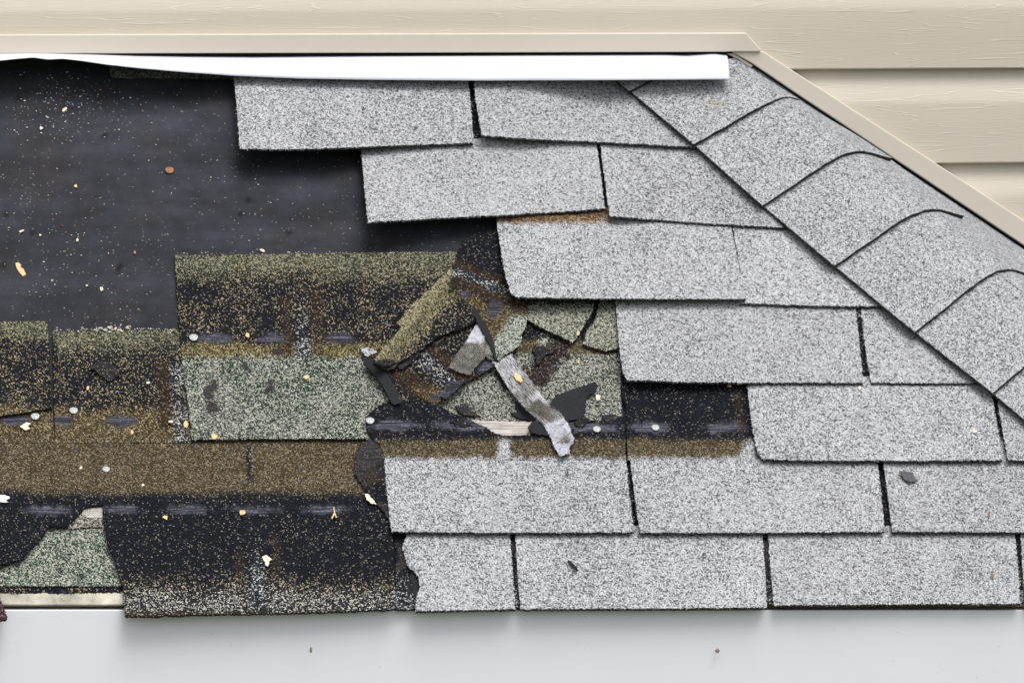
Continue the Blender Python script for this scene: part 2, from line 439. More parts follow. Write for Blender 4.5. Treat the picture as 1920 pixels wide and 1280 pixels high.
o = sheet('roofing_felt', [(-560, 101), (1350, 101), (RID(1110)-60, 1110), (-560, 1110)], lambda x, y: .0004*math.sin(y/37), FELT, thick=.001, pat=patFelt, g=10, step=12, jit=0, wob=.0009)
tag(o, 'exposed black roofing felt speckled with pale debris, left of the shingles', 'roofing felt')

# ------------------------------------------------------------------ white fascia and drip edge
FA = Vector((-.6385, .0165, 0)); FB = Vector((.5620, -.0046, 0))      # the fascia runs a degree out of square with the eave
FD = (FB-FA).normalized(); FN = Vector((FD.y, -FD.x, 0))
def board(s0, s1, out, z_off, z1, d, bev=.0012):
    bm = bmesh.new(); vs = []
    for s_ in (s0, s1):
        q = FA+FD*s_+FN*out
        zt = q.y*math.tan(PITCH)+z_off
        for k in (0, 1):
            p = q-FN*(d*k)
            vs.append(bm.verts.new((p.x, p.y, zt))); vs.append(bm.verts.new((p.x, p.y, z1)))
    for f in ((0, 1, 3, 2), (4, 6, 7, 5), (0, 4, 5, 1), (2, 3, 7, 6), (0, 2, 6, 4), (1, 5, 7, 3)): bm.faces.new([vs[i] for i in f])
    bmesh.ops.recalc_face_normals(bm, faces=bm.faces)
    return bmobj('panel', bm, FASC, t, bev=bev)
t = thing('fascia', (0, 0, -.35), 'smooth white metal fascia below the eave', 'fascia')
LF = (FB-FA).length
board(-.5, LF+.34, 0, -.0035, -.36, .02)
bm = bmesh.new(); box_bm(bm, -1.1, .86, .06, .5, -2.6, -.05); tag(bmobj('bay_wall', bm, FASC), 'white bay wall under the small roof', 'wall')
o = sheet('drip_edge', [(-560, 1104), (2330, 1104), (2340, 1133), (-560, 1132)], .0008, DRIP, thick=.003, g=60, step=60, jit=.2)
tag(o, 'stained cream metal drip edge showing under the torn eave shingles', 'drip edge')
me = prism([(-560, 90), (1374, 90), (1374, 124), (-560, 128)], YW-.0158, YW+.01, .0004)  # added black strip: paints the shade on the lowest siding above the roof
tag(link('wall_gap_shade', me, BLACKF), 'black strip standing in for shade at the wall foot behind the bent white flashing', 'flashing')

# ------------------------------------------------------------------ old layers, left and middle
def lin(y0, h0, y1, h1): return lambda x, y: h0+(h1-h0)*sm(y0, y1, y) if y0 != y1 else h0
PS = lambda p, *ws: p
def chain(p, *steps):
    for q, w_ in steps: p = mix(p, q, w_)
    return p
def patE(x, y):
    p = chain(((.33, .335, .285), .50, (.020, .040, .026), 0), (TORN, ell(x, y, 110, 1068, 8, 6)), (TORN, ell(x, y, 152, 1080, 9, 5)))
    return p
t = thing('shingle_strip', P(110, 1090, 0), 'old green granule shingle showing in the hole above the drip edge, lower left', 'shingle', 'old torn shingle strips')
sheet('tab', [(-300, 975), (245, 975), (245, 1098), (-300, 1098)], .0032, GR, .0025, patE, g=9, parent=t)
sheet('starter_layer', [(-300, 1085), (245, 1088), (245, 1110), (60, 1112), (-300, 1111)], .0012, GR, .0012, lambda x, y: chain(NAVY, (DTAN, sm(.1, .4, nz(x, y, 40)))), g=9, parent=t)
def patD(x, y):
    n1 = nz(x, y, 60, 4)*12
    p = NAVY
    p = mix(p, BROWN, 1-sm(914, 934, y+n1*.6))
    p = mix(p, NAVY, seg(x, y, 467, 836, 468, 902, 5)*.9)
    p = mix(p, WSP, seg(x, y, 470, 840, 471, 905, 3)*.5)
    for a, b in ((48, 135), (195, 265), (312, 395), (440, 522), (566, 655)):
        p = mix(p, TAR, ell(x, y, (a+b)/2, 955, (b-a)/2, 8, 0, .3))
    p = mix(p, DTAN, sm(1060, 1100, y+n1))
    W2 = ((0.396, 0.384, 0.348), .30, (0.014, 0.014, 0.015), 0)
    p = mix(p, W2, sm(1085, 1125, y+n1))
    p = mix(p, RUST, max(seg(x, y, 447, 1040, 452, 1085, 9), seg(x, y, 515, 1010, 520, 1070, 9))*.6)
    p = mix(p, WSP, seg(x, y, 478, 1010, 486, 1135, 15)*sm(1000, 1090, y))
    p = mix(p, RUST, sm(1142, 1150, y)*.7)
    return p
hD = lambda x, y: .0042 + .0045*sm(830, 960, y) + .0015*sm(960, 1150, y) + .003*sm(240, 180, x)*sm(940, 1040, y)
t = thing('shingle_strip', P(450, 1150, 0), 'dark stripped shingle along the lower left eave, brown granules across its top', 'shingle', 'old torn shingle strips')
sheet('shingle_body', [(-300, 824), (722, 822), (728, 900), (736, 1000), (742, 1141), (600, 1147), (400, 1151), (235, 1155), (231, 1100), (218, 1058), (203, 1020), (196, 985), (193, 946), (160, 950), (138, 973), (122, 987), (92, 985), (82, 1002), (64, 1020), (50, 1036), (38, 1050), (0, 1056), (-60, 1062), (-120, 1100), (-180, 1150), (-300, 1158)],
      hD, GR, .003, patD, g=6, parent=t, rag=1.2)
o = sheet('shingle_scrap', [(-60, 1112), (-5, 1112), (3, 1128), (13, 1155), (12, 1161), (-20, 1163), (-60, 1160)], .009, GR, .003, lambda x, y: ((0.240, 0.150, 0.150), .2, (0.026, 0.013, 0.016), 0), g=6, rag=1)
tag(o, 'dark reddish shingle corner hanging over the fascia at the lower left edge', 'shingle scrap')
# wood showing in the hole
o = sheet('wood_sliver', [(158, 949), (193, 947), (191, 985), (170, 972), (140, 970)], .0046, WOOD, .0012, g=8)
tag(o, 'pale grained wood sliver in the hole at lower left', 'wood')
o = sheet('shingle_scrap', [(136, 966), (150, 962), (165, 970), (192, 970), (191, 988), (160, 988), (122, 991), (124, 982)], .0056, GR, .0022, lambda x, y: ((0.312, 0.294, 0.252), .55, (0.033, 0.029, 0.023), 0), g=5, rag=1)
tag(o, 'small tan granule scrap just below the pale wood sliver, lower left', 'shingle scrap')
# strip with two tabs A | B
def patAB(x, y):
    n1 = nz(x, y, 50, 4)*14
    y2 = y + (16 if x < 97 else 0)
    p = chain(DTAN, (NAVY, sm(.0, .35, nz(x, y, 45, 2))*.6))
    p = mix(p, OLIVE, 1-sm(630, 668, y2+n1))
    p = mix(p, ((0.252, 0.204, 0.120), .3, (0.036, 0.026, 0.013), 0), sm(752, 776, y+n1))
    p = mix(p, BROWN, sm(800, 822, y)*.6)
    for cx, rx in ((28, 30), (118, 16), (230, 28), (-70, 28)):
        p = mix(p, TAR, ell(x, y, cx, 789, rx, 10))
    p = mix(p, RUST, seg(x, y, 305, 690, 312, 800, 12)*.7)
    p = mix(p, WSP, seg(x, y, 334, 690, 342, 828, 13)*(.5+.5*sm(-.2, .2, nz(x, y, 30))))
    return p
t = thing('shingle_strip', P(150, 825, 0), 'black and tan worn shingle left of the big mossy shingle, nail heads along its bottom', 'shingle', 'old torn shingle strips')
sheet('tab', [(99, 622), (334, 618), (341, 660), (352, 745), (360, 829), (104, 830), (101, 740)], lambda x, y: .0048, GR, .003, patAB, g=6, parent=t, rag=.8)
sheet('headlap', [(-300, 765), (98, 760), (103, 829), (-300, 830)], .0044, GR, .003, patAB, g=6, parent=t)
t = thing('shingle_strip', P(30, 770, 0), 'mossy topped shingle remnant at the left edge with a slanted torn bottom', 'shingle', 'old torn shingle strips')
sheet('shingle_body', [(-300, 603), (88, 602), (92, 650), (97, 764), (60, 771), (0, 779), (-300, 790)], lambda x, y: .007+.003*sm(740, 780, y), GR, .003, patAB, g=6, parent=t, rag=.8)
# C big
def patC(x, y):
    n1 = nz(x, y, 55, 4)*16
    p = chain(DTAN, (NAVY, sm(-.05, .35, nz(x, y, 48, 2))*.75))
    p = mix(p, OLIVE, 1-sm(488, 545, y+n1))
    p = mix(p, ((0.240, 0.198, 0.102), .42, (0.036, 0.027, 0.012), 0), sm(636, 652, y+n1*.5))
    for cx in (402, 514, 638):
        p = mix(p, TAR, ell(x, y, cx, 634, 29, 9))
    p = mix(p, RUST, max(seg(x, y, 538, 565, 540, 662, 12), seg(x, y, 592, 550, 594, 662, 13, .9))*.65)
    p = mix(p, WSP, seg(x, y, 562, 545, 568, 662, 13, .8)*sm(530, 640, y)*(.75+.5*nz(x, y, 14)))
    g = mix(GREEN, ((0.312, 0.330, 0.276), .42, (.018, .029, .020), 0), sm(-.3, .4, nz(x, y, 70)))
    p = mix(p, g, sm(663, 675, y+nz(x, y, 20)*4))
    p = mix(p, WSP, seg(x, y, 568, 640, 568, 672, 10)*.8)
    for a in ((400, 722, 10, 9), (398, 765, 14, 12), (505, 729, 8, 15), (460, 690, 12, 5), (393, 738, 6, 14), (520, 660, 9, 4)):
        p = mix(p, TORN, ell(x, y, *a))
    return p
t = thing('shingle_strip', P(600, 822, 0), 'large old shingle with mossy top and greenish lower tab, left of the torn pile', 'shingle', 'old torn shingle strips')
hC = lambda x, y: .0058+.004*sm(660, 820, y)+.004*sm(800, 860, x)
sheet('headlap', [(327, 478), (560, 475), (857, 472), (851, 520), (846, 600), (770, 672), (560, 670), (341, 672)], hC, GR, .003, patC, g=6, parent=t, rag=.8)
sheet('tab', [(341, 672), (560, 670), (770, 672), (742, 700), (750, 757), (720, 790), (702, 822), (500, 822), (360, 824), (351, 745)], hC, GR, .003, patC, g=6, parent=t, rag=.8)
# F green under-layer in the middle
def patF(x, y):
    p = NAVY
    p = mix(p, BROWN, sm(634, 642, y))
    p = mix(p, GREEN, sm(658, 668, y))
    p = mix(p, WSP if y < 636 else ((0.360, 0.372, 0.336), .6, (0.026, 0.039, 0.029), 0), seg(x, y, 1024, 636, 1027, 662, 12))
    p = mix(p, ((.14, .10, .085), .16, (.012, .009, .009), .1), seg(x, y, 1046, 655, 1005, 705, 22, .25))
    p = mix(p, TORN, ell(x, y, 873, 768, 15, 9)*.9)
    p = mix(p, GREEN, .0)
    return p
t = thing('shingle_strip', P(1000, 790, 0), 'greenish shingle exposed between the torn pile and the lifted white tabs', 'shingle', 'old torn shingle strips')
sheet('tab', [(800, 745), (860, 716), (930, 685), (955, 650), (972, 560), (1161, 560), (1163, 660), (1166, 780), (1150, 790), (1080, 792), (1000, 790), (884, 790), (850, 778), (815, 770)], .0045, GR, .003, patF, g=5, parent=t, rag=.8)
# T3 dark torn piece
def patT3(x, y):
    p = mix(DTAN, NAVY, .4)
    d = (x-765)*.66 - (y-700)*.75          # diagonal bands
    p = mix(p, RUST, 1-sm(10, 24, abs(d+8))); p = mix(p, ((0.240, 0.180, 0.090), .3, (0.039, 0.026, 0.013), 0), (1-sm(10, 26, abs(d-4)))*sm(715, 735, y))
    p = mix(p, WSP, (1-sm(9, 18, abs(d-38)))*.8)
    p = mix(p, RUST, (1-sm(8, 16, abs(d-66)))*.9)
    p = mix(p, DTAN, sm(70, 90, d)*.5)
    for a in ((843, 727, 18, 9, -35), (815, 744, 10, 9), (914, 684, 16, 9, -30)): p = mix(p, TAR, ell(x, y, *a))
    p = mix(p, TORN, 1-sm(3, 10, ((x-690)*.86-(y-680)*.5)/1.0)) if y > 672 else p
    return p
t = thing('shingle_fragment', P(800, 750, 0), 'dark torn shingle with rusty diagonal bands under the folded mossy flap', 'shingle piece', 'torn shingle pieces in the middle')
sheet('shingle_body', [(680, 672), (700, 664), (780, 625), (870, 585), (893, 592), (912, 625), (928, 655), (930, 686), (905, 699), (880, 712), (858, 724), (836, 742), (816, 757), (790, 748), (739, 755), (722, 722), (704, 696), (688, 688)],
      lambda x, y: .0135+.004*sm(720, 690, x), GR, .003, patT3, g=5, parent=t, rag=2.4)
# T2
def patT2(x, y):
    p = NAVY
    d = (y-512) - (x-855)*.36
    p = mix(p, RUST, (1-sm(6, 14, abs(d+16)))*.8)
    p = mix(p, WSP, (1-sm(6, 13, abs(d)))*.9)
    p = mix(p, RUST, (1-sm(8, 16, abs(d-18)))*.9)
    p = mix(p, ((0.240, 0.198, 0.096), .30, (0.026, 0.019, 0.010), 0), sm(26, 42, d))
    e = x - (988-(y-590)*.62)
    p = mix(p, BROWN, sm(-62, -40, e)*sm(560, 590, y)*.7)
    p = mix(p, ((0.330, 0.342, 0.300), .62, (0.026, 0.046, 0.029), 0), sm(-33, -26, e)*sm(585, 600, y))
    p = mix(p, TAR, ell(x, y, 928, 578, 15, 19, 35))
    p = mix(p, TAR, ell(x, y, 873, 553, 9, 7))
    return p
t = thing('shingle_fragment', P(932, 674, 0), 'pointed dark shingle piece tucked under the lowest lifted white corner, pale green right edge', 'shingle piece', 'torn shingle pieces in the middle')
sheet('shingle_body', [(866, 452), (900, 436), (950, 425), (1010, 470), (1010, 555), (989, 572), (989, 592), (986, 606), (978, 628), (976, 645), (961, 658), (945, 664), (934, 676), (930, 668), (926, 650), (915, 630), (903, 610), (892, 592), (886, 578), (868, 562), (842, 557), (842, 530), (848, 503), (857, 476)],
      lambda x, y: .0085+.011*sm(500, 660, y)+.002*sm(900, 870, x), GR, .003, patT2, g=5, parent=t, rag=2.4)
# T1 folded flap
def patT1(x, y):
    # distance from the left fold edge
    d = (x-847)*.74+(y-505)*.68 if False else ((x-716)*.757+(y-662)*.653)
    e = ((x-716)*(.757)+(y-662)*.653)
    dd = (x-716)*.77+(y-662)*.64
    s = (x-716)*.64*1 - (y-662)*-.77
    n_ = (x-716)*.768+(y-662)*.64
    p = OLIVE
    k = n_ - 10 - nz(x, y, 30)*14
    p = mix(((0.276, 0.246, 0.150), .62, (0.039, 0.039, 0.023), 0), DTAN, sm(6, 34, k))
    p = mix(p, NAVY, sm(30, 70, k)*.45)
    p = mix(p, TORN, 1-sm(9, 17, seg(x, y, 702, 680, 742, 682, 6)*-20+20))
    return p
def hT1(x, y):
    n_ = (x-716)*.768+(y-662)*.64
    return .020+.012*sm(30, 0, n_)+.0015*math.sin(n_/9)+.006*sm(800, 720, x)
t = thing('shingle_fragment', P(780, 640, 0), 'folded mossy olive shingle flap curling over the torn pile', 'shingle piece', 'torn shingle pieces in the middle')
sheet('shingle_body', [(847, 505), (842, 531), (841, 557), (868, 561), (889, 579), (893, 600), (884, 607), (855, 618), (825, 629), (800, 645), (783, 660), (760, 672), (741, 681), (729, 686), (712, 683), (702, 678), (714, 660), (730, 640), (747, 620), (754, 611), (744, 605), (764, 579), (791, 556), (821, 526)],
      hT1, GR, .003, patT1, g=5, parent=t, rag=2.4)
# black torn strip under the flap
o = sheet('felt_scrap', [(681, 672), (698, 671), (714, 684), (728, 702), (742, 728), (752, 756), (737, 758), (722, 732), (704, 704), (688, 688)], .0185, BLACKF, .0025, g=6, rag=1)
tag(o, 'narrow black torn strip left of the rusty banded piece', 'felt scrap')
o = sheet('shingle_scrap', [(674, 652), (690, 651), (706, 658), (704, 667), (692, 670), (682, 664)], .0135, GR, .003, lambda x, y: WHITE, g=4, rag=1)
tag(o, 'tiny pale grey granule scrap left of the tip of the folded mossy flap', 'shingle scrap')
o = sheet('shingle_scrap', [(186, 676), (205, 678), (218, 690), (224, 702), (205, 716), (192, 706), (168, 688)], lambda x, y: .0075+.002*sm(210, 180, x), GR, .002, lambda x, y: mix(TORN, DTAN, .4), g=5, rag=1.4)
tag(o, 'dark brown scrap lying on the worn black and tan shingle', 'shingle scrap')
o = sheet('felt_scrap', [(884, 572), (894, 580), (903, 598), (916, 616), (925, 640), (931, 668), (934, 677), (926, 672), (920, 650), (908, 625), (896, 606), (888, 592)], .0215, BLACKF, .003, g=5, rag=1.5)
tag(o, 'thin black torn edge curving down to the top of the long silver tape', 'felt scrap')
o = sheet('shingle_scrap', [(826, 742), (842, 722), (862, 712), (872, 714), (858, 728), (836, 748)], .0185, GR, .003, lambda x, y: mix(NAVY, TAR, .6), g=4, rag=1.5)
tag(o, 'narrow tarry chunk along the edge below the short wide tape piece', 'shingle scrap')
o = sheet('shingle_scrap', [(852, 760), (866, 764), (872, 756), (880, 768), (902, 780), (878, 779), (862, 774)], .0085, GR, .002, lambda x, y: TORN, g=4, rag=1.5)
tag(o, 'brown black crumb on the greenish shingle above the weathered wood strip', 'shingle scrap')
o = sheet('shingle_scrap', [(1128, 778), (1150, 776), (1164, 781), (1160, 788), (1136, 790)], .0085, GR, .002, lambda x, y: TORN, g=4, rag=1.5)
tag(o, 'dark ragged lump at the lower right corner of the greenish shingle', 'shingle scrap')
o = sheet('shingle_scrap', [(700, 676), (716, 682), (731, 686), (745, 681), (742, 689), (728, 694), (712, 690)], .0225, GR, .005, lambda x, y: TORN, g=4, rag=1)
tag(o, 'thick dark torn edge at the lower tip of the folded mossy flap', 'shingle scrap')
for pl, hh_, lab in (([(998, 652), (1018, 646), (1040, 660), (1022, 664), (1008, 684), (1004, 666)], .0085, 'ragged dark scrap lying across the brown band under the wedge shaped piece'),
                     ([(930, 694), (944, 702), (958, 728), (948, 726), (938, 712)], .0078, 'narrow dark sliver left of the upper part of the long silver tape'),
                     ([(742, 684), (770, 668), (790, 664), (776, 676), (752, 692)], .0175, 'small black chunk just under the lower edge of the folded mossy flap'),
                     ([(842, 790), (858, 784), (874, 790), (886, 798), (872, 800), (856, 799)], .0155, 'thin torn sliver on the tar strip left of the weathered wood'),
                     ([(1076, 793), (1096, 783), (1118, 788), (1100, 792), (1090, 799)], .0165, 'black crumb below the wing shaped black scrap')):
    o = sheet('shingle_scrap', pl, hh_, GR, .0035, lambda x, y: mix(TORN, NAVY, .5+.5*nz(x, y, 9)), g=4, rag=2.5)
    tag(o, lab, 'shingle scrap')
# G1 G2
gp = lambda x, y: mix(((0.312, 0.312, 0.252), .58, (0.033, 0.042, 0.029), 0), NAVY, (1-sm(560, 580, y))*.7)
t = thing('shingle_fragment', P(1060, 635, 0), 'wedge shaped greenish shingle piece below the wide lifted white tab', 'shingle piece', 'torn shingle pieces in the middle')
sheet('shingle_body', [(989, 556), (990, 600), (1010, 612), (1045, 627), (1073, 642), (1079, 636), (1096, 608), (1112, 580), (1118, 552)], .0112, GR, .0035, gp, g=7, parent=t, rag=1)
t = thing('shingle_fragment', P(1125, 650, 0), 'small ragged greenish piece against the left edge of a white tab', 'shingle piece', 'torn shingle pieces in the middle')
sheet('shingle_body', [(1124, 560), (1116, 600), (1100, 624), (1093, 645), (1115, 652), (1137, 658), (1160, 654), (1164, 560)], .0108, GR, .0035, gp, g=7, parent=t, rag=1)
# wood, scraps
o = sheet('wood_strip', [(875, 788), (1000, 791), (1002, 816), (945, 816), (915, 816), (890, 806)], .0096, WOOD, .002, g=10)
tag(o, 'weathered grey wood strip between the torn shingle edges, beside the silver tape', 'wood')
o = sheet('felt_scrap', [(1041, 741), (1068, 731), (1096, 722), (1115, 715), (1121, 722), (1117, 733), (1099, 744), (1098, 768), (1090, 784), (1062, 789), (1046, 780), (1031, 757)], lambda x, y: .0095+.004*sm(1090, 1120, x), BLACKF, .0025, g=6, rag=.8)
tag(o, 'black torn scrap shaped like a wing right of the silver tape', 'felt scrap')
o = sheet('felt_scrap', [(989, 800), (1001, 788), (1022, 792), (1034, 816), (1012, 815), (998, 811)], .0175, BLACKF, .0025, g=6, rag=.8)
tag(o, 'small black scrap under the lower end of the long silver tape', 'felt scrap')
o = sheet('felt_scrap', [(966, 750), (978, 758), (986, 770), (1006, 784), (996, 790), (972, 783), (956, 774), (972, 772), (966, 762)], .0075, BLACKF, .002, g=6, rag=.8)
tag(o, 'thin black crescent scrap left of the long silver tape', 'felt scrap')
o = sheet('shingle_scrap', [(702, 818), (680, 828), (667, 848), (665, 888), (678, 905), (690, 926), (706, 944), (722, 960), (737, 996), (740, 960), (730, 880), (724, 830)], lambda x, y: .0115, GR, .002, lambda x, y: mix(mix(TORN, NAVY, sm(-.2, .2, nz(x, y, 25))), RUST, ell(x, y, 695, 895, 18, 18)*.5), g=5, rag=1)
tag(o, 'black torn flap beside the left edge of the white lower tabs', 'shingle scrap')
o = sheet('white_scrap', [(684, 925), (692, 926), (697, 934), (706, 944), (697, 944), (687, 936)], .014, CREAM, .0012, g=4)
tag(o, 'curled white scrap at the bottom of the black torn flap', 'scrap')
o = sheet('white_scrap', [(-12, 928), (10, 927), (19, 932), (11, 937), (16, 941), (-12, 941)], .0105, PALE, .001, g=4)
tag(o, 'small white scrap at the left edge on the dark lower shingle', 'scrap')
# shingle remnant in the shade under the flashing
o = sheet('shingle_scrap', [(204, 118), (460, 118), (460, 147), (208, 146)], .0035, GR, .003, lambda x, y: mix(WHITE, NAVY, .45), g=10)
tag(o, 'shaded grey shingle remnant under the bent white flashing', 'shingle scrap')

# ------------------------------------------------------------------ row of white tabs with exposed headlap
def patH(x, y):
    n1 = nz(x, y, 40, 4)*5
    p = NAVY
    for a, b in ((698, 780), (815, 908), (1060, 1158), (1180, 1262), (1318, 1402)):
        p = mix(p, TAR, ell(x, y, (a+b)/2, 796 if x < 950 else 801, (b-a)/2, 10))
    p = mix(p, BROWN, sm(818, 832, y+n1))
    edge = 860 + (8 if x < 1160 else 0)*0 + n1*.6
    wb = sm(edge-8, edge+4, y)
    wb = max(wb, seg(x, y, 945, 838, 944, 866, 13))
    if x > 1375: wb = max(wb, sm(1388, 1402, x+(y-830)*.4)*sm(812, 840, y))
    if x > 1340: p = mix(p, RUST, seg(x, y, 1383, 730, 1390, 800, 8)*.7)
    p = mix(p, NAVY, seg(x, y, 1400, 722, 1412, 810, 8))
    sx = seg(x, y, 870, 862, 900, 862, 8)*0
    return mix(p, WHITE, wb)
def patW(x, y):
    p = WHITE
    d = nz(x, y, 90, 11) + nz(x, y, 260, 13)*.8
    p = (p[0], p[1]+d*.11+nz(x, y, 28, 12)*.04, p[2], 0)
    wm = .5+.5*nz(x, y, 170, 14)
    p = (tuple(c*k for c, k in zip(p[0], (1+.02*wm, 1+.005*wm, 1-.01*wm))), p[1], p[2], 0)
    return p
def patWv():
    k = random.uniform(-1, 1); q_ = random.uniform(-.035, .035)
    def f(x, y):
        p = patW(x, y); return (tuple(c*(1+.05*k) for c in p[0]), p[1]+q_, p[2], 0)
    return f
def hip_edge(y0, y1): return [(hipx(y0)+70, y0), (hipx(y1)+70, y1)]
G1 = 'rows of pale grey shingles'
def strip(label, loc): return thing('shingle_strip', loc, label, 'shingle', G1)
def tabh(y0, y1, a, b, xl=None, xr=None, bl=None, cup=.6):
    """height: a at the tucked top, b at the bottom edge (bl at bottom-left corner)"""
    def f(x, y):
        v = max(0, min(1.1, (y-y0)/(y1-y0)))
        bb = b
        if xl is not None: bb = bl + (b-bl)*sm(xl, xr, x)
        return a+(bb-a)*(v**1.3)
    return f
# row 7 (eave)
t = strip('pale grey eave shingle strip, lowest row over the white fascia', P(1300, 1135, 0))
sheet('headlap', [(775, 870), (hipx(870)+60, 870), (hipx(1010)+60, 1010), (770, 1012)], .0055, GR, .0025, lambda x, y: mix(NAVY, WSP, sm(.2, .4, nz(x, y, 15))*.6), g=14, parent=t)
h7 = lambda x, y: .0085+.004*sm(1000, 1140, y)
sheet('tab', [(764, 985), (762, 1003), (754, 1025), (760, 1045), (764, 1060), (776, 1070), (785, 1082), (787, 1105), (780, 1120), (779, 1145), (870, 1143), (966, 1141), (961, 1070), (955, 985)], h7, GR, .0040, patWv(), parent=t, rag=.4)
sheet('tab', [(965, 985), (970, 1070), (976, 1141), (1200, 1140), (1438, 1138), (1434, 1060), (1428, 985)], h7, GR, .0040, patWv(), parent=t, rag=.4)
sheet('tab', [(1439, 985), (1444, 1060), (1451, 1134), (1700, 1132), (1913, 1131), (1909, 1060), (1901, 985)], h7, GR, .0040, patWv(), parent=t, rag=.4)
sheet('tab', [(1912, 985), (1917, 1060), (1923, 1131), (2300, 1128), (hipx(1128)+30, 1128), (hipx(985)+60, 985)], h7, GR, .0040, patWv(), parent=t, rag=.4)
o = thing('starter_strip', P(1300, 1130, 0), 'dark starter strip along the eave showing through the slots of the lowest row', 'starter strip')
pS = lambda x, y: mix(mix(NAVY, TORN, sm(0, .4, nz(x, y, 20))), WSP, sm(1060, 1110, y)*.9)
sheet('strip_body', [(742, 1003), (hipx(1003)+40, 1003), (hipx(1137)+20, 1125), (1920, 1128), (1450, 1132), (975, 1138), (760, 1142), (742, 1142)], .0048, GR, .0025, pS, g=9, parent=o, rag=.5)
o = sheet('felt_scrap', [(757, 1034), (766, 1058), (788, 1078), (790, 1103), (784, 1118), (779, 1141), (775, 1141), (776, 1120), (775, 1096), (764, 1066)], .0062, BLACKF, .0012, g=5, rag=3)
tag(o, 'black torn paper edge left of the ragged eave tab', 'felt scrap')
# row 6: strip with torn headlap (left) and strip right of it
h6 = lambda x, y: .0122+.004*sm(862, 996, y)+.002*sm(760, 800, y)*sm(900, 700, x)
def h6a(x, y): return .0142 - .002*sm(800, 862, y)+.004*sm(862, 996, y)
t = strip('pale grey tab with its dark torn upper part exposed under the silver tape', P(950, 990, 0))
sheet('headlap', [(1171, 780), (1173, 862), (724, 862), (718, 848), (712, 832), (698, 820), (689, 808), (686, 788), (694, 772), (708, 762), (718, 756), (741, 754), (768, 748), (791, 749), (815, 756), (842, 771), (879, 786), (909, 800), (928, 812), (946, 817), (985, 815), (1000, 812), (1020, 795), (1060, 791), (1100, 792), (1140, 789)], h6a, GR, .003, patH, g=5, parent=t, rag=.7)
sheet('tab', [(721, 862), (1174, 862), (1180, 930), (1189, 997), (900, 998), (734, 996), (726, 930)], h6a, GR, .0032, lambda x, y: mix(patH(x, y), patW(x, y), sm(880, 890, y)), g=8, parent=t, rag=.6)
t = strip('pale grey strip with glossy dark headlap and two nails right of the silver tape', P(1600, 990, 0))
sheet('headlap', [(1165, 690), (hipx(690)+40, 690), (hipx(862)+60, 862), (1178, 862), (1176, 840), (1174, 760), (1166, 740)], lambda x, y: .0102+.002*sm(740, 860, y), GR, .003, patH, g=6, parent=t)
sheet('tab', [(1181, 858), (1190, 930), (1200, 998), (1430, 998), (1658, 996), (1653, 930), (1644, 858)], h6, GR, .0032, lambda x, y: mix(patH(x, y), patW(x, y), sm(880, 890, y)), g=8, parent=t, rag=.6)
sheet('tab', [(1655, 858), (1665, 930), (1673, 996), (1920, 997), (2130, 997), (2122, 930), (2112, 858)], h6, GR, .0040, patWv(), parent=t, rag=.6)
sheet('tab', [(2124, 858), (2142, 997), (hipx(997)+50, 997), (hipx(858)+60, 858)], h6, GR, .0040, patWv(), parent=t, rag=.6)
# row 5
def headlap(t, x0, y0, y1, h=.0085):
    sheet('headlap', [(x0, y0), (hipx(y0)+60, y0), (hipx(y1)+60, y1), (x0+6, y1)], h, GR, .0025, lambda x, y: mix(NAVY, WSP, sm(.1, .35, nz(x, y, 16))*.5+sm(.75, 1, (y-y0)/(y1-y0))*.5), g=12, parent=t)
t = strip('pale grey strip, third row above the fascia, ending at a dark glossy patch', P(1650, 862, 0))
headlap(t, 1398+10, 590, 735, .0132)
h5 = tabh(718, 862, .0162, .0200)
sheet('tab', [(1401, 706), (1405, 760), (1412, 810), (1420, 848), (1430, 860), (1500, 862.5), (1700, 863), (1879, 862), (1873, 815), (1861, 745), (1857, 706)], h5, GR, .0040, patWv(), parent=t, rag=.6)
sheet('tab', [(1868, 706), (1872, 762), (1882, 820), (1890, 862), (2000, 863), (hipx(862)+60, 863), (hipx(706)+60, 706)], h5, GR, .0040, patWv(), parent=t, rag=.6)
# row 4
t = strip('pale grey strip in the fourth row above the fascia, right of the greenish fragments', P(1400, 715, 0))
headlap(t, 1165, 450, 590, .0130)
h4 = tabh(572, 716, .0155, .0215, 1170, 1500, .026)
sheet('tab', [(1154, 556), (1157, 600), (1161, 650), (1168, 698), (1176, 712), (1300, 716), (1450, 717), (1618, 717), (1612, 650), (1603, 556)], h4, GR, .0040, patWv(), parent=t, rag=.6)
sheet('tab', [(1612, 556), (1622, 650), (1633, 717), (1700, 718), (hipx(717)+60, 718), (hipx(556)+60, 556)], tabh(572, 716, .0155, .0205), GR, .0040, patWv(), parent=t, rag=.6)
# row 3: two butted strips
def patR3(x, y):
    p = patW(x, y)
    return mix(p, ((0.252, 0.168, 0.096), .45, (0.058, 0.033, 0.016), 0), (1-sm(413, 422, y+nz(x, y, 22)*4))*(1-sm(1130, 1160, x)))
t = strip('wide lifted pale grey tab casting shade on the torn greenish pieces', P(1150, 558, 0))
h3 = tabh(415, 560, .0165, .028, 960, 1390, .032)
sheet('tab', [(929, 404), (932, 420), (938, 460), (946, 510), (957, 548), (966, 557), (1100, 559), (1250, 560), (1398, 560), (1390, 520), (1367, 404)], h3, GR, .0032, patR3, g=8, parent=t, rag=.35)
t = strip('pale grey tab right of the wide lifted tab, cut along the hip', P(1500, 572, 0))
headlap(t, 1300, 300, 440, .0125)
sheet('tab', [(1371, 404), (1392, 530), (1396, 566), (1386, 568), (1500, 572), (hipx(574)+50, 575), (hipx(404)+60, 404)], tabh(415, 570, .0155, .021), GR, .0040, patWv(), parent=t, rag=.6)
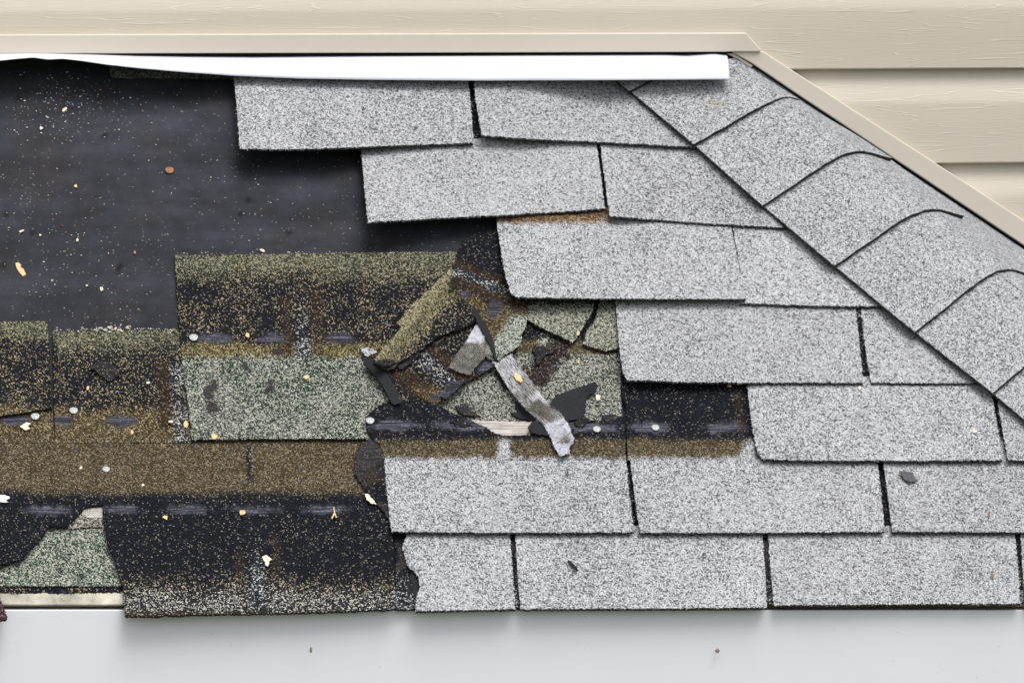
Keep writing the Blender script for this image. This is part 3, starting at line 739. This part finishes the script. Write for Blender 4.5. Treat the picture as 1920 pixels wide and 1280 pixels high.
# row 2
t = strip('pale grey strip, second from the top, its left corner lifted off the black felt', P(1000, 400, 0))
sheet('headlap', [(880, 140), (1240, 140), (hipx(290)+60, 290), (700, 292), (860, 240)], .0100, GR, .0025, lambda x, y: mix(NAVY, WSP, sm(.1, .35, nz(x, y, 16))*.4), g=12, parent=t)
sheet('tab', [(676, 268), (678, 290), (683, 350), (690, 417), (800, 410), (960, 402), (1050, 397), (1134, 391), (1127, 330), (1116, 252)], lambda x, y: .016+(.042-.020*sm(690, 1050, x)-.016)*max(0, (y-275)/135)**1.3, GR, .0040, patWv(), parent=t, rag=.35)
sheet('tab', [(1123, 252), (1133, 330), (1143, 405), (1220, 411), (1300, 417), (1400, 423), (hipx(427)+50, 430), (hipx(252)+60, 252)], tabh(265, 420, .0165, .021, 1143, 1250, .030), GR, .0040, patWv(), parent=t, rag=.6)
o = sheet('shingle_scrap', [(940, 398), (1145, 388), (1150, 412), (1142, 424), (938, 424)], .0148, GR, .002, lambda x, y: ((0.252, 0.168, 0.096), .42, (0.046, 0.026, 0.013), 0), g=8)
tag(o, 'thin brown granule band peeking out under the second row of pale tabs', 'shingle scrap')
# row 1
t = strip('topmost pale grey strip right under the white flashing, split by a wide slot', P(800, 270, 0))
sheet('tab', [(438, 132), (440, 160), (445, 220), (450, 279), (530, 280), (600, 279), (690, 275), (760, 272), (888, 268), (884, 210), (876, 132)], lambda x, y: .016+(.040-.016*sm(520, 860, x)-.016)*max(0, (y-130)/145)**1.2, GR, .0040, patWv(), parent=t, rag=.35)
sheet('tab', [(886, 132), (894, 200), (903, 254), (1000, 261), (1120, 266), (1230, 272), (hipx(276)+40, 278), (hipx(132)+60, 132)], tabh(140, 265, .018, .0235, 903, 1100, .036), GR, .0040, patWv(), parent=t, rag=.6)

# ------------------------------------------------------------------ hip caps
HC = .027
caps = [((1150, 144), (1295, 98)), ((1181, 170), (1325, 92)), ((1301, 271), (1462, 178)), ((1430, 385), (1592, 277)), ((1565, 498), (1730, 385)), ((1715, 622), (1872, 497)), ((1861, 736), (2016, 606)), ((2010, 860), (2160, 722)), ((2160, 985), (2310, 838)), ((2310, 1110), (2460, 956))]
apex = P(1345, 103, HC); far = P(1872, 494, HC)
wallp = PY(1920, 452, YW)
rdir = (far-apex).normalized(); wdir = (wallp-PY(1385, 100, YW)).normalized()
sn = rdir.cross(wdir).normalized()
if sn.z < 0: sn = -sn
sdir = sn.cross(rdir).normalized()
if sdir.x < 0: sdir = -sdir
def capline(k, h):
    a, r = caps[k]
    return P(*a, h), P(*r, h)
SP = {0: (1375, 106), 1: (1392, 116), 2: (1503, 187), 3: (1674, 296), 4: (1808, 404), 5: (1945, 517), 6: (2088, 630), 7: (2232, 745), 8: (2380, 862), 9: (2530, 980)}
def capsec(A, R, k, dz=0):
    Sp = PY(*SP[k], min(YW-.012, R.y+.10)) + Vector((0, 0, dz))
    pts = [A.lerp(R, t) for t in (0, .12, .24, .36, .48, .6, .66)]
    b0, b2 = A.lerp(R, .7), R.lerp(Sp, .45)
    for i in range(11):
        t = i/10; pts.append(b0*(1-t)**2 + R*2*t*(1-t) + b2*t*t)
    pts += [R.lerp(Sp, t) for t in (.6, .75, .9, 1)]
    return pts
XA, XB = PY(1352, 110, YW).x, PY(1390, 115, YW).x
def clampw(p):
    lim = YW-.068+.056*sm(XA, XB, p.x)
    if p.y > lim: p = p - UP*((p.y-lim)/UP.y)
    return p
def cap(k, label):
    A0, R0 = capline(k-1, HC-.001); A1, R1 = capline(k, HC+.0065)
    # tuck the upper end under the cap above
    A0 = A0.lerp(A1, -.10); R0 = R0.lerp(R1, -.10)
    nv = 26
    bm = bmesh.new(); rows = []; brow = []
    U = capsec(A0, R0, k-1, -.003); V = capsec(A1, R1, k)
    for j in range(nv+1):
        t = j/nv
        rw = []; bw = []
        for i in range(len(U)):
            p = U[i].lerp(V[i], t)
            jj = random.uniform(-.0006, .0006) if j == nv or i == 0 else 0
            nn = N if i < 12 else sn
            p = p + rdir*jj + nn*(noise.noise(p*14)*.0012)
            p = clampw(p); rw.append(bm.verts.new(p)); bw.append(bm.verts.new(p-nn*.0048))
        rows.append(rw); brow.append(bw)
    for j in range(nv):
        for i in range(len(U)-1):
            f = bm.faces.new([rows[j][i], rows[j+1][i], rows[j+1][i+1], rows[j][i+1]]); f.smooth = True
            bm.faces.new([brow[j][i], brow[j][i+1], brow[j+1][i+1], brow[j+1][i]])
    sidev = []
    def wall(lst):
        for (a, b, c, d) in lst:
            q = [bm.verts.new(v.co) for v in (a, b, c, d)]; sidev.extend(q); bm.faces.new(q)
    for j in range(nv+1):
        for i in range(len(U)):
            if (i and j != nv) or i > 16: continue
            nr = 5
            a_ = rows[j][i].co; b_ = rows[j][min(i+1, len(U)-1)].co if j == nv else rows[min(j+1, nv)][i].co
            for q_ in range(nr):
                c_ = a_.lerp(b_, random.random()) - N*random.uniform(-.0002, .002); r_ = random.uniform(.0004, .0008)
                o6 = [bm.verts.new(c_+d_*r_) for d_ in (Vector((1, 0, 0)), Vector((-1, 0, 0)), UP, -UP, N, -N)]
                for x_, y_ in ((0, 2), (2, 1), (1, 3), (3, 0)):
                    bm.faces.new([o6[x_], o6[y_], o6[4]]); bm.faces.new([o6[y_], o6[x_], o6[5]])
    n_ = len(U)
    wall([(rows[nv][i], brow[nv][i], brow[nv][i+1], rows[nv][i+1]) for i in range(n_-1)])
    wall([(rows[0][i+1], brow[0][i+1], brow[0][i], rows[0][i]) for i in range(n_-1)])
    wall([(rows[j][0], brow[j][0], brow[j+1][0], rows[j+1][0]) for j in range(nv)])
    wall([(rows[j+1][-1], brow[j+1][-1], brow[j][-1], rows[j][-1]) for j in range(nv)])
    bm.verts.index_update(); sid = {v.index for v in sidev} | {v.index for r in brow for v in r}
    me = bpy.data.meshes.new('hip_cap'); bm.to_mesh(me); bm.free()
    ga = me.color_attributes.new('granule', 'FLOAT_COLOR', 'POINT'); ba = me.color_attributes.new('body', 'FLOAT_COLOR', 'POINT')
    stain = {2: P(1338, 202, HC), 4: P(1503, 371, HC)}.get(k)
    for v in me.vertices:
        p = TORN if v.index in sid else WHITE
        if stain and v.index not in sid and (v.co-stain).length < (.010 if k == 2 else .006): p = mix(p, ((.33, .31, .25), .6, (.2, .18, .14), .2), .65)
        ga.data[v.index].color = (*p[0], p[1]); ba.data[v.index].color = (*p[2], p[3])
    o = link('hip_cap_shingle', me, GR)
    tag(o, label, 'hip cap', 'overlapping hip caps down the slanted ridge')
caplab = {1: 'topmost hip cap, mostly hidden under the right end of the white flashing',
          2: 'hip cap with a tan stain just right of the end of the white flashing',
          3: 'second full hip cap from the top, clean pale grey',
          4: 'third full hip cap with a small tan spot near its upper edge',
          5: 'fourth full hip cap down, middle right of the photo',
          6: 'fifth full hip cap down, cut by the right edge of the photo',
          7: 'lowest visible hip cap, only its corner showing at the right edge',
          8: 'hip cap just past the right edge of the photo', 9: 'lowest hip cap above the eave corner'}
for k in range(1, 10): cap(k, caplab[k])
# side slope behind the caps
bm = bmesh.new()
a0 = apex - sn*.010 ; 
e1 = apex + rdir*1.35 - sn*.010
def to_wall(p):
    # travel on the side slope towards the wall
    d = wdir - rdir*0
    # intersect line p + s*sdir' with plane y=YW where direction is horizontal on the slope
    hd = sn.cross(Vector((0, 0, 1))).normalized()
    if hd.y < 0: hd = -hd
    return p + hd*((YW-p.y)/hd.y)
W1 = PY(1385, 108, YW-.015); W2 = PY(1920, 467, YW-.015); W2 = W1+(W2-W1)*(1.35/(W2-W1).length)
q = [a0, e1, W2, W1]
nq = 40
vt = []
for j in range(nq+1):
    A_ = q[0].lerp(q[1], j/nq); B_ = q[3].lerp(q[2], j/nq)
    vt.append([bm.verts.new(A_.lerp(B_, i/20)) for i in range(21)])
for j in range(nq):
    for i in range(20): bm.faces.new([vt[j][i], vt[j+1][i], vt[j+1][i+1], vt[j][i+1]])
me = bpy.data.meshes.new('side_slope'); 
bmesh.ops.recalc_face_normals(bm, faces=bm.faces)
r = bmesh.ops.extrude_face_region(bm, geom=list(bm.faces)); 
for v in [g_ for g_ in r['geom'] if isinstance(g_, bmesh.types.BMVert)]: v.co -= sn*.012
bmesh.ops.recalc_face_normals(bm, faces=bm.faces)
bm.to_mesh(me); bm.free()
ga = me.color_attributes.new('granule', 'FLOAT_COLOR', 'POINT'); ba = me.color_attributes.new('body', 'FLOAT_COLOR', 'POINT')
for i in range(len(me.vertices)): ga.data[i].color = (*WHITE[0], WHITE[1]); ba.data[i].color = (*WHITE[2], 0)
tag(link('side_slope', me, GR), 'pale grey side slope seen edge-on between hip caps and slanted channel', 'roof slope')

# ------------------------------------------------------------------ white flashing
up = [(-560, 112), (-200, 108), (0, 102), (60, 101), (110, 102), (180, 104), (260, 107), (360, 109), (480, 110), (700, 108), (1000, 106.5), (1250, 105.5), (1290, 107), (1340, 103), (1363, 106)]
lo = [(-560, 150), (-200, 128), (0, 114), (28, 111), (62, 108), (90, 112), (117, 110.5), (150, 114), (200, 121.5), (260, 128), (340, 135), (440, 142), (560, 147), (700, 149.5), (900, 151), (1150, 150), (1368, 148.5)]
def interp(c, x):
    for a, b in zip(c, c[1:]):
        if a[0] <= x <= b[0]: return a[1]+(b[1]-a[1])*(x-a[0])/max(b[0]-a[0], 1e-6)
    return c[-1][1] if x > c[-1][0] else c[0][1]
bm = bmesh.new(); rows = []
xs = [-560+8*i for i in range(int((1366+560)/8)+1)]+[1368]
for x in xs:
    xu = min(x, 1364)
    a = PY(xu, interp(up, xu), YW-.030)
    hh = .032+.022*sm(500, 150, x)+.018*sm(950, 1150, x)
    b = P(x, interp(lo, x), hh)
    m_ = a.lerp(b, .5)+N*.003
    rows.append([bm.verts.new(a+Vector((0, .022, .003))), bm.verts.new(a), bm.verts.new(a.lerp(b, .3)+N*.0025), bm.verts.new(m_), bm.verts.new(a.lerp(b, .8)+N*.002), bm.verts.new(b), bm.verts.new(b-N*.0012+UP*.0004)])
for r0, r1 in zip(rows, rows[1:]):
    for i in range(6):
        f = bm.faces.new([r0[i], r0[i+1], r1[i+1], r1[i]]); f.smooth = i < 5
bmesh.ops.recalc_face_normals(bm, faces=bm.faces)
bmesh.ops.solidify(bm, geom=list(bm.faces), thickness=.0008)
me = bpy.data.meshes.new('flashing'); bm.to_mesh(me); bm.free()
tag(link('white_flashing', me, FLASH), 'long bright white flashing strip lifted and bent at its left end', 'flashing')

# ------------------------------------------------------------------ tape
def tp(c, st): return ((.5, .5, .5), st, c, 0)
def patT2p(x, y):
    d = (x-930)*.58+(y-680)*.81
    p = tp((.19, .185, .185), .8)
    p = mix(p, tp((.105, .098, .08), .4), sm(45, 75, d+nz(x, y, 12)*12))
    p = mix(p, tp((.30, .30, .31), .8), ell(x, y, 1012, 745, 16, 12))
    p = mix(p, tp((.08, .07, .05), .05), ell(x, y, 1018, 772, 26, 16, 30))
    p = mix(p, tp((.40, .40, .46), .25), sm(0, 6, (y-786)+(x-1040)*.35+nz(x, y, 8)*4))
    p = mix(p, tp((.19, .17, .14), .2), ell(x, y, 1060, 824, 16, 6, -20))
    return p
def patT1p(x, y):
    p = tp((.115, .105, .088), .05)
    p = mix(p, tp((.40, .40, .45), .5), 1-sm(634, 646, y+nz(x, y, 9)*8))
    return mix(p, tp((.16, .15, .13), .1), ell(x, y, 913, 652, 12, 14))
def hTape2(x, y):
    return .0165+.004*sm(700, 660, y)+.0035*sm(740, 790, y)+.0015*math.sin((x+y*1.3)/9)*sm(790, 820, y)+.0008*math.sin((x*1.2-y*.6)/5)
o = sheet('silver_tape', [(923, 677), (935, 678), (947, 670), (959, 663), (967, 675), (987, 702), (1004, 724), (1024, 752), (1051, 774), (1065, 794), (1076, 820), (1075, 831), (1067, 837), (1068, 850), (1060, 851), (1050, 855), (1044, 846), (1039, 838), (1034, 821), (1024, 806), (1016, 793), (994, 774), (976, 757), (964, 741), (950, 722), (934, 696)],
          hTape2, TAPE2, .0004, patT2p, g=4, rag=.5, wob=.0006)
tag(o, 'long wrinkled silver tape strip running down over the torn shingles', 'tape', 'silver tape pieces')
o = sheet('silver_tape', [(896, 604), (908, 616), (921, 634), (929, 661), (930, 680), (918, 674), (911, 667), (896, 684), (880, 703), (862, 698), (841, 688), (856, 664), (872, 642)],
          lambda x, y: .0182+.0007*math.sin((x+y)/8), TAPE1, .0004, patT1p, g=4, rag=.6, wob=.0005)
tag(o, 'short wide grey tape piece above the long strip, under the folded flap tip', 'tape', 'silver tape pieces')

# ------------------------------------------------------------------ nails
def nail(px, py, h, rpx, m, label, tilt=.0):
    bm = bmesh.new(); c = P(px, py, h); r = rpx/1540.; n = 20
    ex = Vector((1, 0, 0)); ey = UP
    ax = (N + ex*tilt).normalized()
    rings = [(0, .0008), (r*.55, .0007), (r*.9, .0004), (r, .0001), (r*.98, -.0008), (.0016, -.0009), (.0015, -.02)]
    prev = None
    for rr, z in rings:
        if rr == 0: cur = [bm.verts.new(c+ax*z)]
        else: cur = [bm.verts.new(c+ax*z+(ex*math.cos(a)+ey*math.sin(a))*rr*(1+.04*math.sin(3*a))) for a in [2*math.pi*i/n for i in range(n)]]
        if prev:
            for i in range(n):
                if len(prev) == 1: bm.faces.new([prev[0], cur[i], cur[(i+1) % n]])
                else: bm.faces.new([prev[i], cur[i], cur[(i+1) % n], prev[(i+1) % n]])
        prev = cur
    tag(bmobj('roofing_nail', bm, m, smooth=True), label, 'nail', 'roofing nail heads')
nail(363, 632, .0085, 8.5, NAIL, 'pale nail head at the left side of the big mossy shingle')
nail(138, 769, .0072, 8, NAIL, 'nail head on the worn shingle, right of the dark joint')
nail(66, 780, .0068, 8, NAIL, 'nail head under the slanted torn edge at far left')
nail(694, 788, .0165, 8, NAIL, 'bright nail head at the left tip of the torn dark headlap')
nail(1119, 804, .0165, 7.5, NAIL, 'nail head right of the silver tape and left of the dark joint')
nail(1229, 801, .0135, 7.5, NAIL, 'nail head on the glossy dark patch under the lifted white tab')
nail(199, 879, .0072, 7, NAIL, 'dull nail head in the brown granule band')
nail(318, 319, .0025, 8.5, RUSTN, 'rusty brown nail head standing alone on the black felt')
nail(168, 160+35, .002, 6, RUSTN, 'dark rusty nail head in the pale debris near the bent flashing') if False else None

# ------------------------------------------------------------------ chips
def chip(px, py, h, a, b, rot, m, label, name='wood_chip', cat='chip', n=8, thick=.0012, poly=None, group='chips and flakes lying on the roof'):
    if not poly:
        poly = []
        for i in range(n):
            t = 2*math.pi*i/n + random.uniform(-.25, .25); k = random.uniform(.5, 1.15)
            x, y = a*math.cos(t)*k, b*math.sin(t)*k
            c, s = math.cos(rad(rot)), math.sin(rad(rot))
            poly.append((px+x*c-y*s, py+x*s+y*c))
    o = sheet(name, poly, lambda x, y: h+.0008*math.sin((x-px)/3.), m, thick, g=4, step=3, jit=.2, wob=.0003)
    tag(o, label, cat, group)
chip(40, 504, .003, 0, 0, 0, TAN, 'largest tan wood chip, lying alone on the black felt at the left', poly=[(29, 493), (35, 492), (40, 497), (38, 500), (44, 504), (49, 514), (43, 517), (37, 511), (31, 502)], thick=.003)
chip(455, 961, .0125, 8, 5, 10, TAN, 'tan wood chip on the tar dashes near the middle of the lower left strip', n=6)
chip(310, 968, .0125, 6, 5, 60, TAN, 'tan triangular chip on the dark strip, right of the hole', n=4)
chip(500, 1048, .0125, 10, 7, 20, CREAM, 'crumpled cream chip lower middle of the dark eave strip', n=9)
chip(500, 1056, .0135, 5, 4, 70, PALE, 'small pale chip beside the crumpled cream chip', n=5)
chip(575, 706, .013, 6.5, 6, 0, TAN, 'round tan chip on the greenish tab of the big shingle', n=8)
chip(349, 793, .012, 5, 8, 10, TAN, 'tan chip at the lower left corner of the greenish tab', n=6)
chip(402, 818, .012, 9, 5, 20, TAN, 'tan chip on the bottom edge of the greenish tab', n=7)
chip(369, 801, .012, 3, 3, 0, TAN, 'tiny tan chip near the bottom edge of the greenish tab', n=5)
chip(50, 799, .0075, 0, 0, 0, CREAM, 'forked cream chip just below the leftmost nail head', poly=[(37, 799), (44, 795), (49, 791), (58, 793), (52, 798), (57, 803), (48, 806), (42, 802)])
chip(320, 790, .0085, 6, 2.5, -5, CREAM, 'narrow cream chip by the left side of the greenish tab', n=5)
chip(248, 810, .0075, 3.5, 5, 0, TAN, 'small tan chip below the tar spot of the worn shingle', n=5)
chip(165, 726, .0078, 3.5, 5, 20, TAN, 'small tan chip on the worn shingle above its nail head', n=6)
chip(278, 717, .0078, 5, 2.5, 5, PALE, 'pale sliver on the right side of the worn shingle', n=5)
chip(464, 628, .009, 5, 5, 0, TAN, 'small tan chip between the tar spots of the mossy shingle', n=6)
chip(628, 962, .0125, 0, 0, 0, TAN, 'thin forked twig on the last tar dash', name='twig', cat='twig', poly=[(625, 950), (627, 950), (628, 960), (632, 969), (630, 970), (627, 964), (623, 972), (621, 971), (626, 960)])
chip(152, 876, .0065, 4.5, 4, 40, CREAM, 'cream triangular chip left of the nail in the brown band', n=4)
chip(268, 908, .0085, 3.5, 3, 0, CREAM, 'tiny cream chip low in the brown band', n=5)
chip(1121, 745, .009, 6.5, 6, 0, CREAM, 'round cream chip right of the black wing shaped scrap', n=9, thick=.003)
chip(971, 706, .0205, 8, 11, -25, TAN, 'tan bark crumb stuck on the long silver tape', n=9, thick=.002)
chip(1085, 678, .0075, 3, 3, 0, TAN, 'tiny tan chip on the greenish shingle above the black scrap', n=5)
chip(1084, 624, .0135, 3.5, 5, 0, TAN, 'tiny orange tan chip at the tip of the wedge shaped piece', n=6)
chip(692, 684, .022, 3, 3, 0, CREAM, 'tiny cream crumb by the black torn strip', n=5) if False else None
chip(1702, 893, .0175, 0, 0, 0, SLATE, 'dark grey flake on a pale grey tab at the lower right', name='shingle_flake', poly=[(1686, 882), (1712, 885), (1715, 894), (1721, 901), (1707, 903), (1696, 899)])
chip(1064, 887, .0165, 3.5, 7, 0, SLATE, 'small dark flake on the white tab under the tape end', name='shingle_flake', n=7)
chip(1075, 1060, .0150, 0, 0, 0, BLACKF, 'short black twig on the lowest row of pale tabs', name='twig', cat='twig', poly=[(1063, 1051), (1068, 1050), (1077, 1058), (1085, 1068), (1081, 1070), (1072, 1061)])
chip(1319, 1038, .0150, 4, 3, -40, SLATE, 'tiny black flake left of the slot in the lowest row', name='shingle_flake', n=6)
chip(1861, 1078, .0150, 5, 4, -30, RUSTN, 'tiny dark rusty flake near the right end of the lowest row', name='shingle_flake', n=6)
chip(1854, 965, .0195, 3, 3, 0, RUSTN, 'tiny brown crumb on the right tab of the second row up', name='shingle_flake', n=6)
chip(1612, 727, .0200, 4, 5, 0, CREAM, 'small cream chip just under the slot of the fourth row', n=6)
chip(1368, 722, .0145, 4, 3, 0, TAN, 'small tan chip on the dark patch by the lifted tab edge', n=6)
chip(1828, 807, .0215, 4, 4, 0, CREAM, 'faint cream crumb on the pale tab beside the hip', n=7)
chip(779, 240, .034, 4.5, 3.5, 0, SLATE, 'dark crumb in the middle of the topmost left tab', name='shingle_flake', n=7)
chip(682, 204, .030, 3.5, 3, 0, SLATE, 'faint brown crumb near the top of the topmost left tab', name='shingle_flake', n=7)
chip(492, 469, .003, 6, 3, 20, CREAM, 'cream chip on the top edge of the mossy shingle', n=6)
chip(120, 206, .0025, 7, 4, -20, CREAM, 'cream wood chip in the crumbs below the bent flashing', n=7)
chip(77, 240, .0025, 4, 3.5, 0, PALE, 'white angular crumb on the felt left of the wood chip', n=4)
chip(142, 349, .0025, 4, 3.5, 0, TAN, 'tan crumb on the left side of the felt', n=6)
chip(190, 541, .0025, 4, 4, 30, CREAM, 'cream crumb on the felt above the worn shingle', n=5)
chip(163, 535, .0025, 4, 2, 0, CREAM, 'thin cream crumb left of another above the worn shingle', n=5)
chip(253, 472, .0025, 3, 4, 0, ORNG, 'small reddish crumb on the felt left of the mossy shingle', n=5)
chip(145, 450, .0025, 3, 4, 0, CREAM, 'small cream crumb midway down the felt', n=5)
chip(75, 440, .0025, 3, 2, 0, CREAM, 'short cream crumb near a dark tear in the felt', n=5)
chip(40, 433, .0025, 6, 2, -20, CREAM, 'long cream sliver near the left edge of the felt', n=6)
chip(50, 935, .01, 2, 2, 0, ORNG, 'tiny crumb', n=4) if False else None
for (x, y, a, lab) in ((583, 1217, 4, 'small brown speck of grit stuck on the fascia, left'), (1345, 1219, 4, 'round brown speck stuck on the fascia, right of centre')):
    bm = bmesh.new(); bmesh.ops.create_icosphere(bm, subdivisions=2, radius=a/1540.)
    for v in bm.verts: v.co *= 1+noise.noise(v.co*900)*.4; v.co.y *= .4; 
    if x < 600:
        for v in bm.verts: v.co.z *= 1.5; v.co.x *= .55
    c = PY(x, y, -.0046)
    for v in bm.verts: v.co += c
    tag(bmobj('grit_speck', bm, simple('grit', (.25, .22, .17)), smooth=True), lab, 'speck')
# leaf litter lines along the top edges of the worn shingle and mossy shingle, and crumbs everywhere: beyond counting
def crumbs(name, pts, mats, label):
    bm = bmesh.new()
    for (x, y, h, s, mi) in pts:
        c = P(x, y, h); n = random.choice((4, 5, 5)); a0 = random.uniform(0, 6.28); k = random.uniform(.5, 1)
        vs = []
        for i in range(n):
            t = a0+2*math.pi*i/n; r = s/1540.*random.uniform(.45, .9)
            d = Vector((1, 0, 0))*math.cos(t)*r + UP*math.sin(t)*r*k
            vs.append(bm.verts.new(c+d+N*random.uniform(0, .0003)))
        tip = bm.verts.new(c+N*s/1540.*.7)
        for i in range(n):
            f = bm.faces.new([vs[i], vs[(i+1) % n], tip]); f.material_index = mi
        f = bm.faces.new(list(reversed(vs))); f.material_index = mi
    me = bpy.data.meshes.new(name); bm.to_mesh(me); bm.free()
    tag(link(name, me, mats), label, 'debris', kind='stuff')
pts = []
R_ = random.uniform
for i in range(520):     # felt, everywhere
    x, y = R_(-200, 900), R_(160, 612)
    if y > 470 and x > 325: continue
    pts.append((x, y, .0012, abs(random.gauss(0, .9))+.5, random.choice((0, 0, 1, 1, 2))))
for i in range(260):     # cluster below the bent flashing
    pts.append((random.gauss(125, 60), random.gauss(200, 38), .0012, abs(random.gauss(0, 1.1))+.7, random.choice((0, 0, 0, 1, 2))))
for i in range(110): pts.append((random.gauss(110, 60), random.gauss(470, 70), .0012, abs(random.gauss(0, 1.2))+.8, random.choice((0, 1, 1, 2))))
for i in range(90):
    x = R_(100, 325); pts.append((x, 618+random.gauss(0, 2.5)-(1 if x > 150 else 0), .0065, R_(1, 3.2), random.choice((0, 1, 1))))
for i in range(30): pts.append((random.gauss(218, 14), 616+random.gauss(0, 3), .0065, R_(2, 4.5), random.choice((0, 1))))
for i in range(70): pts.append((R_(328, 850), 474+random.gauss(0, 1.5), .0075, R_(.8, 2.2), random.choice((0, 1))))
for i in range(60): pts.append((R_(0, 350), 827+random.gauss(0, 1.2), .0078, R_(.8, 1.8), random.choice((0, 0, 2))))
pts = [p for p in pts if p[1] > 112]
crumbs('felt_debris', pts, [PALE, CREAM, ORNG], 'fine pale crumbs and leaf bits scattered over the felt and worn shingle edges')
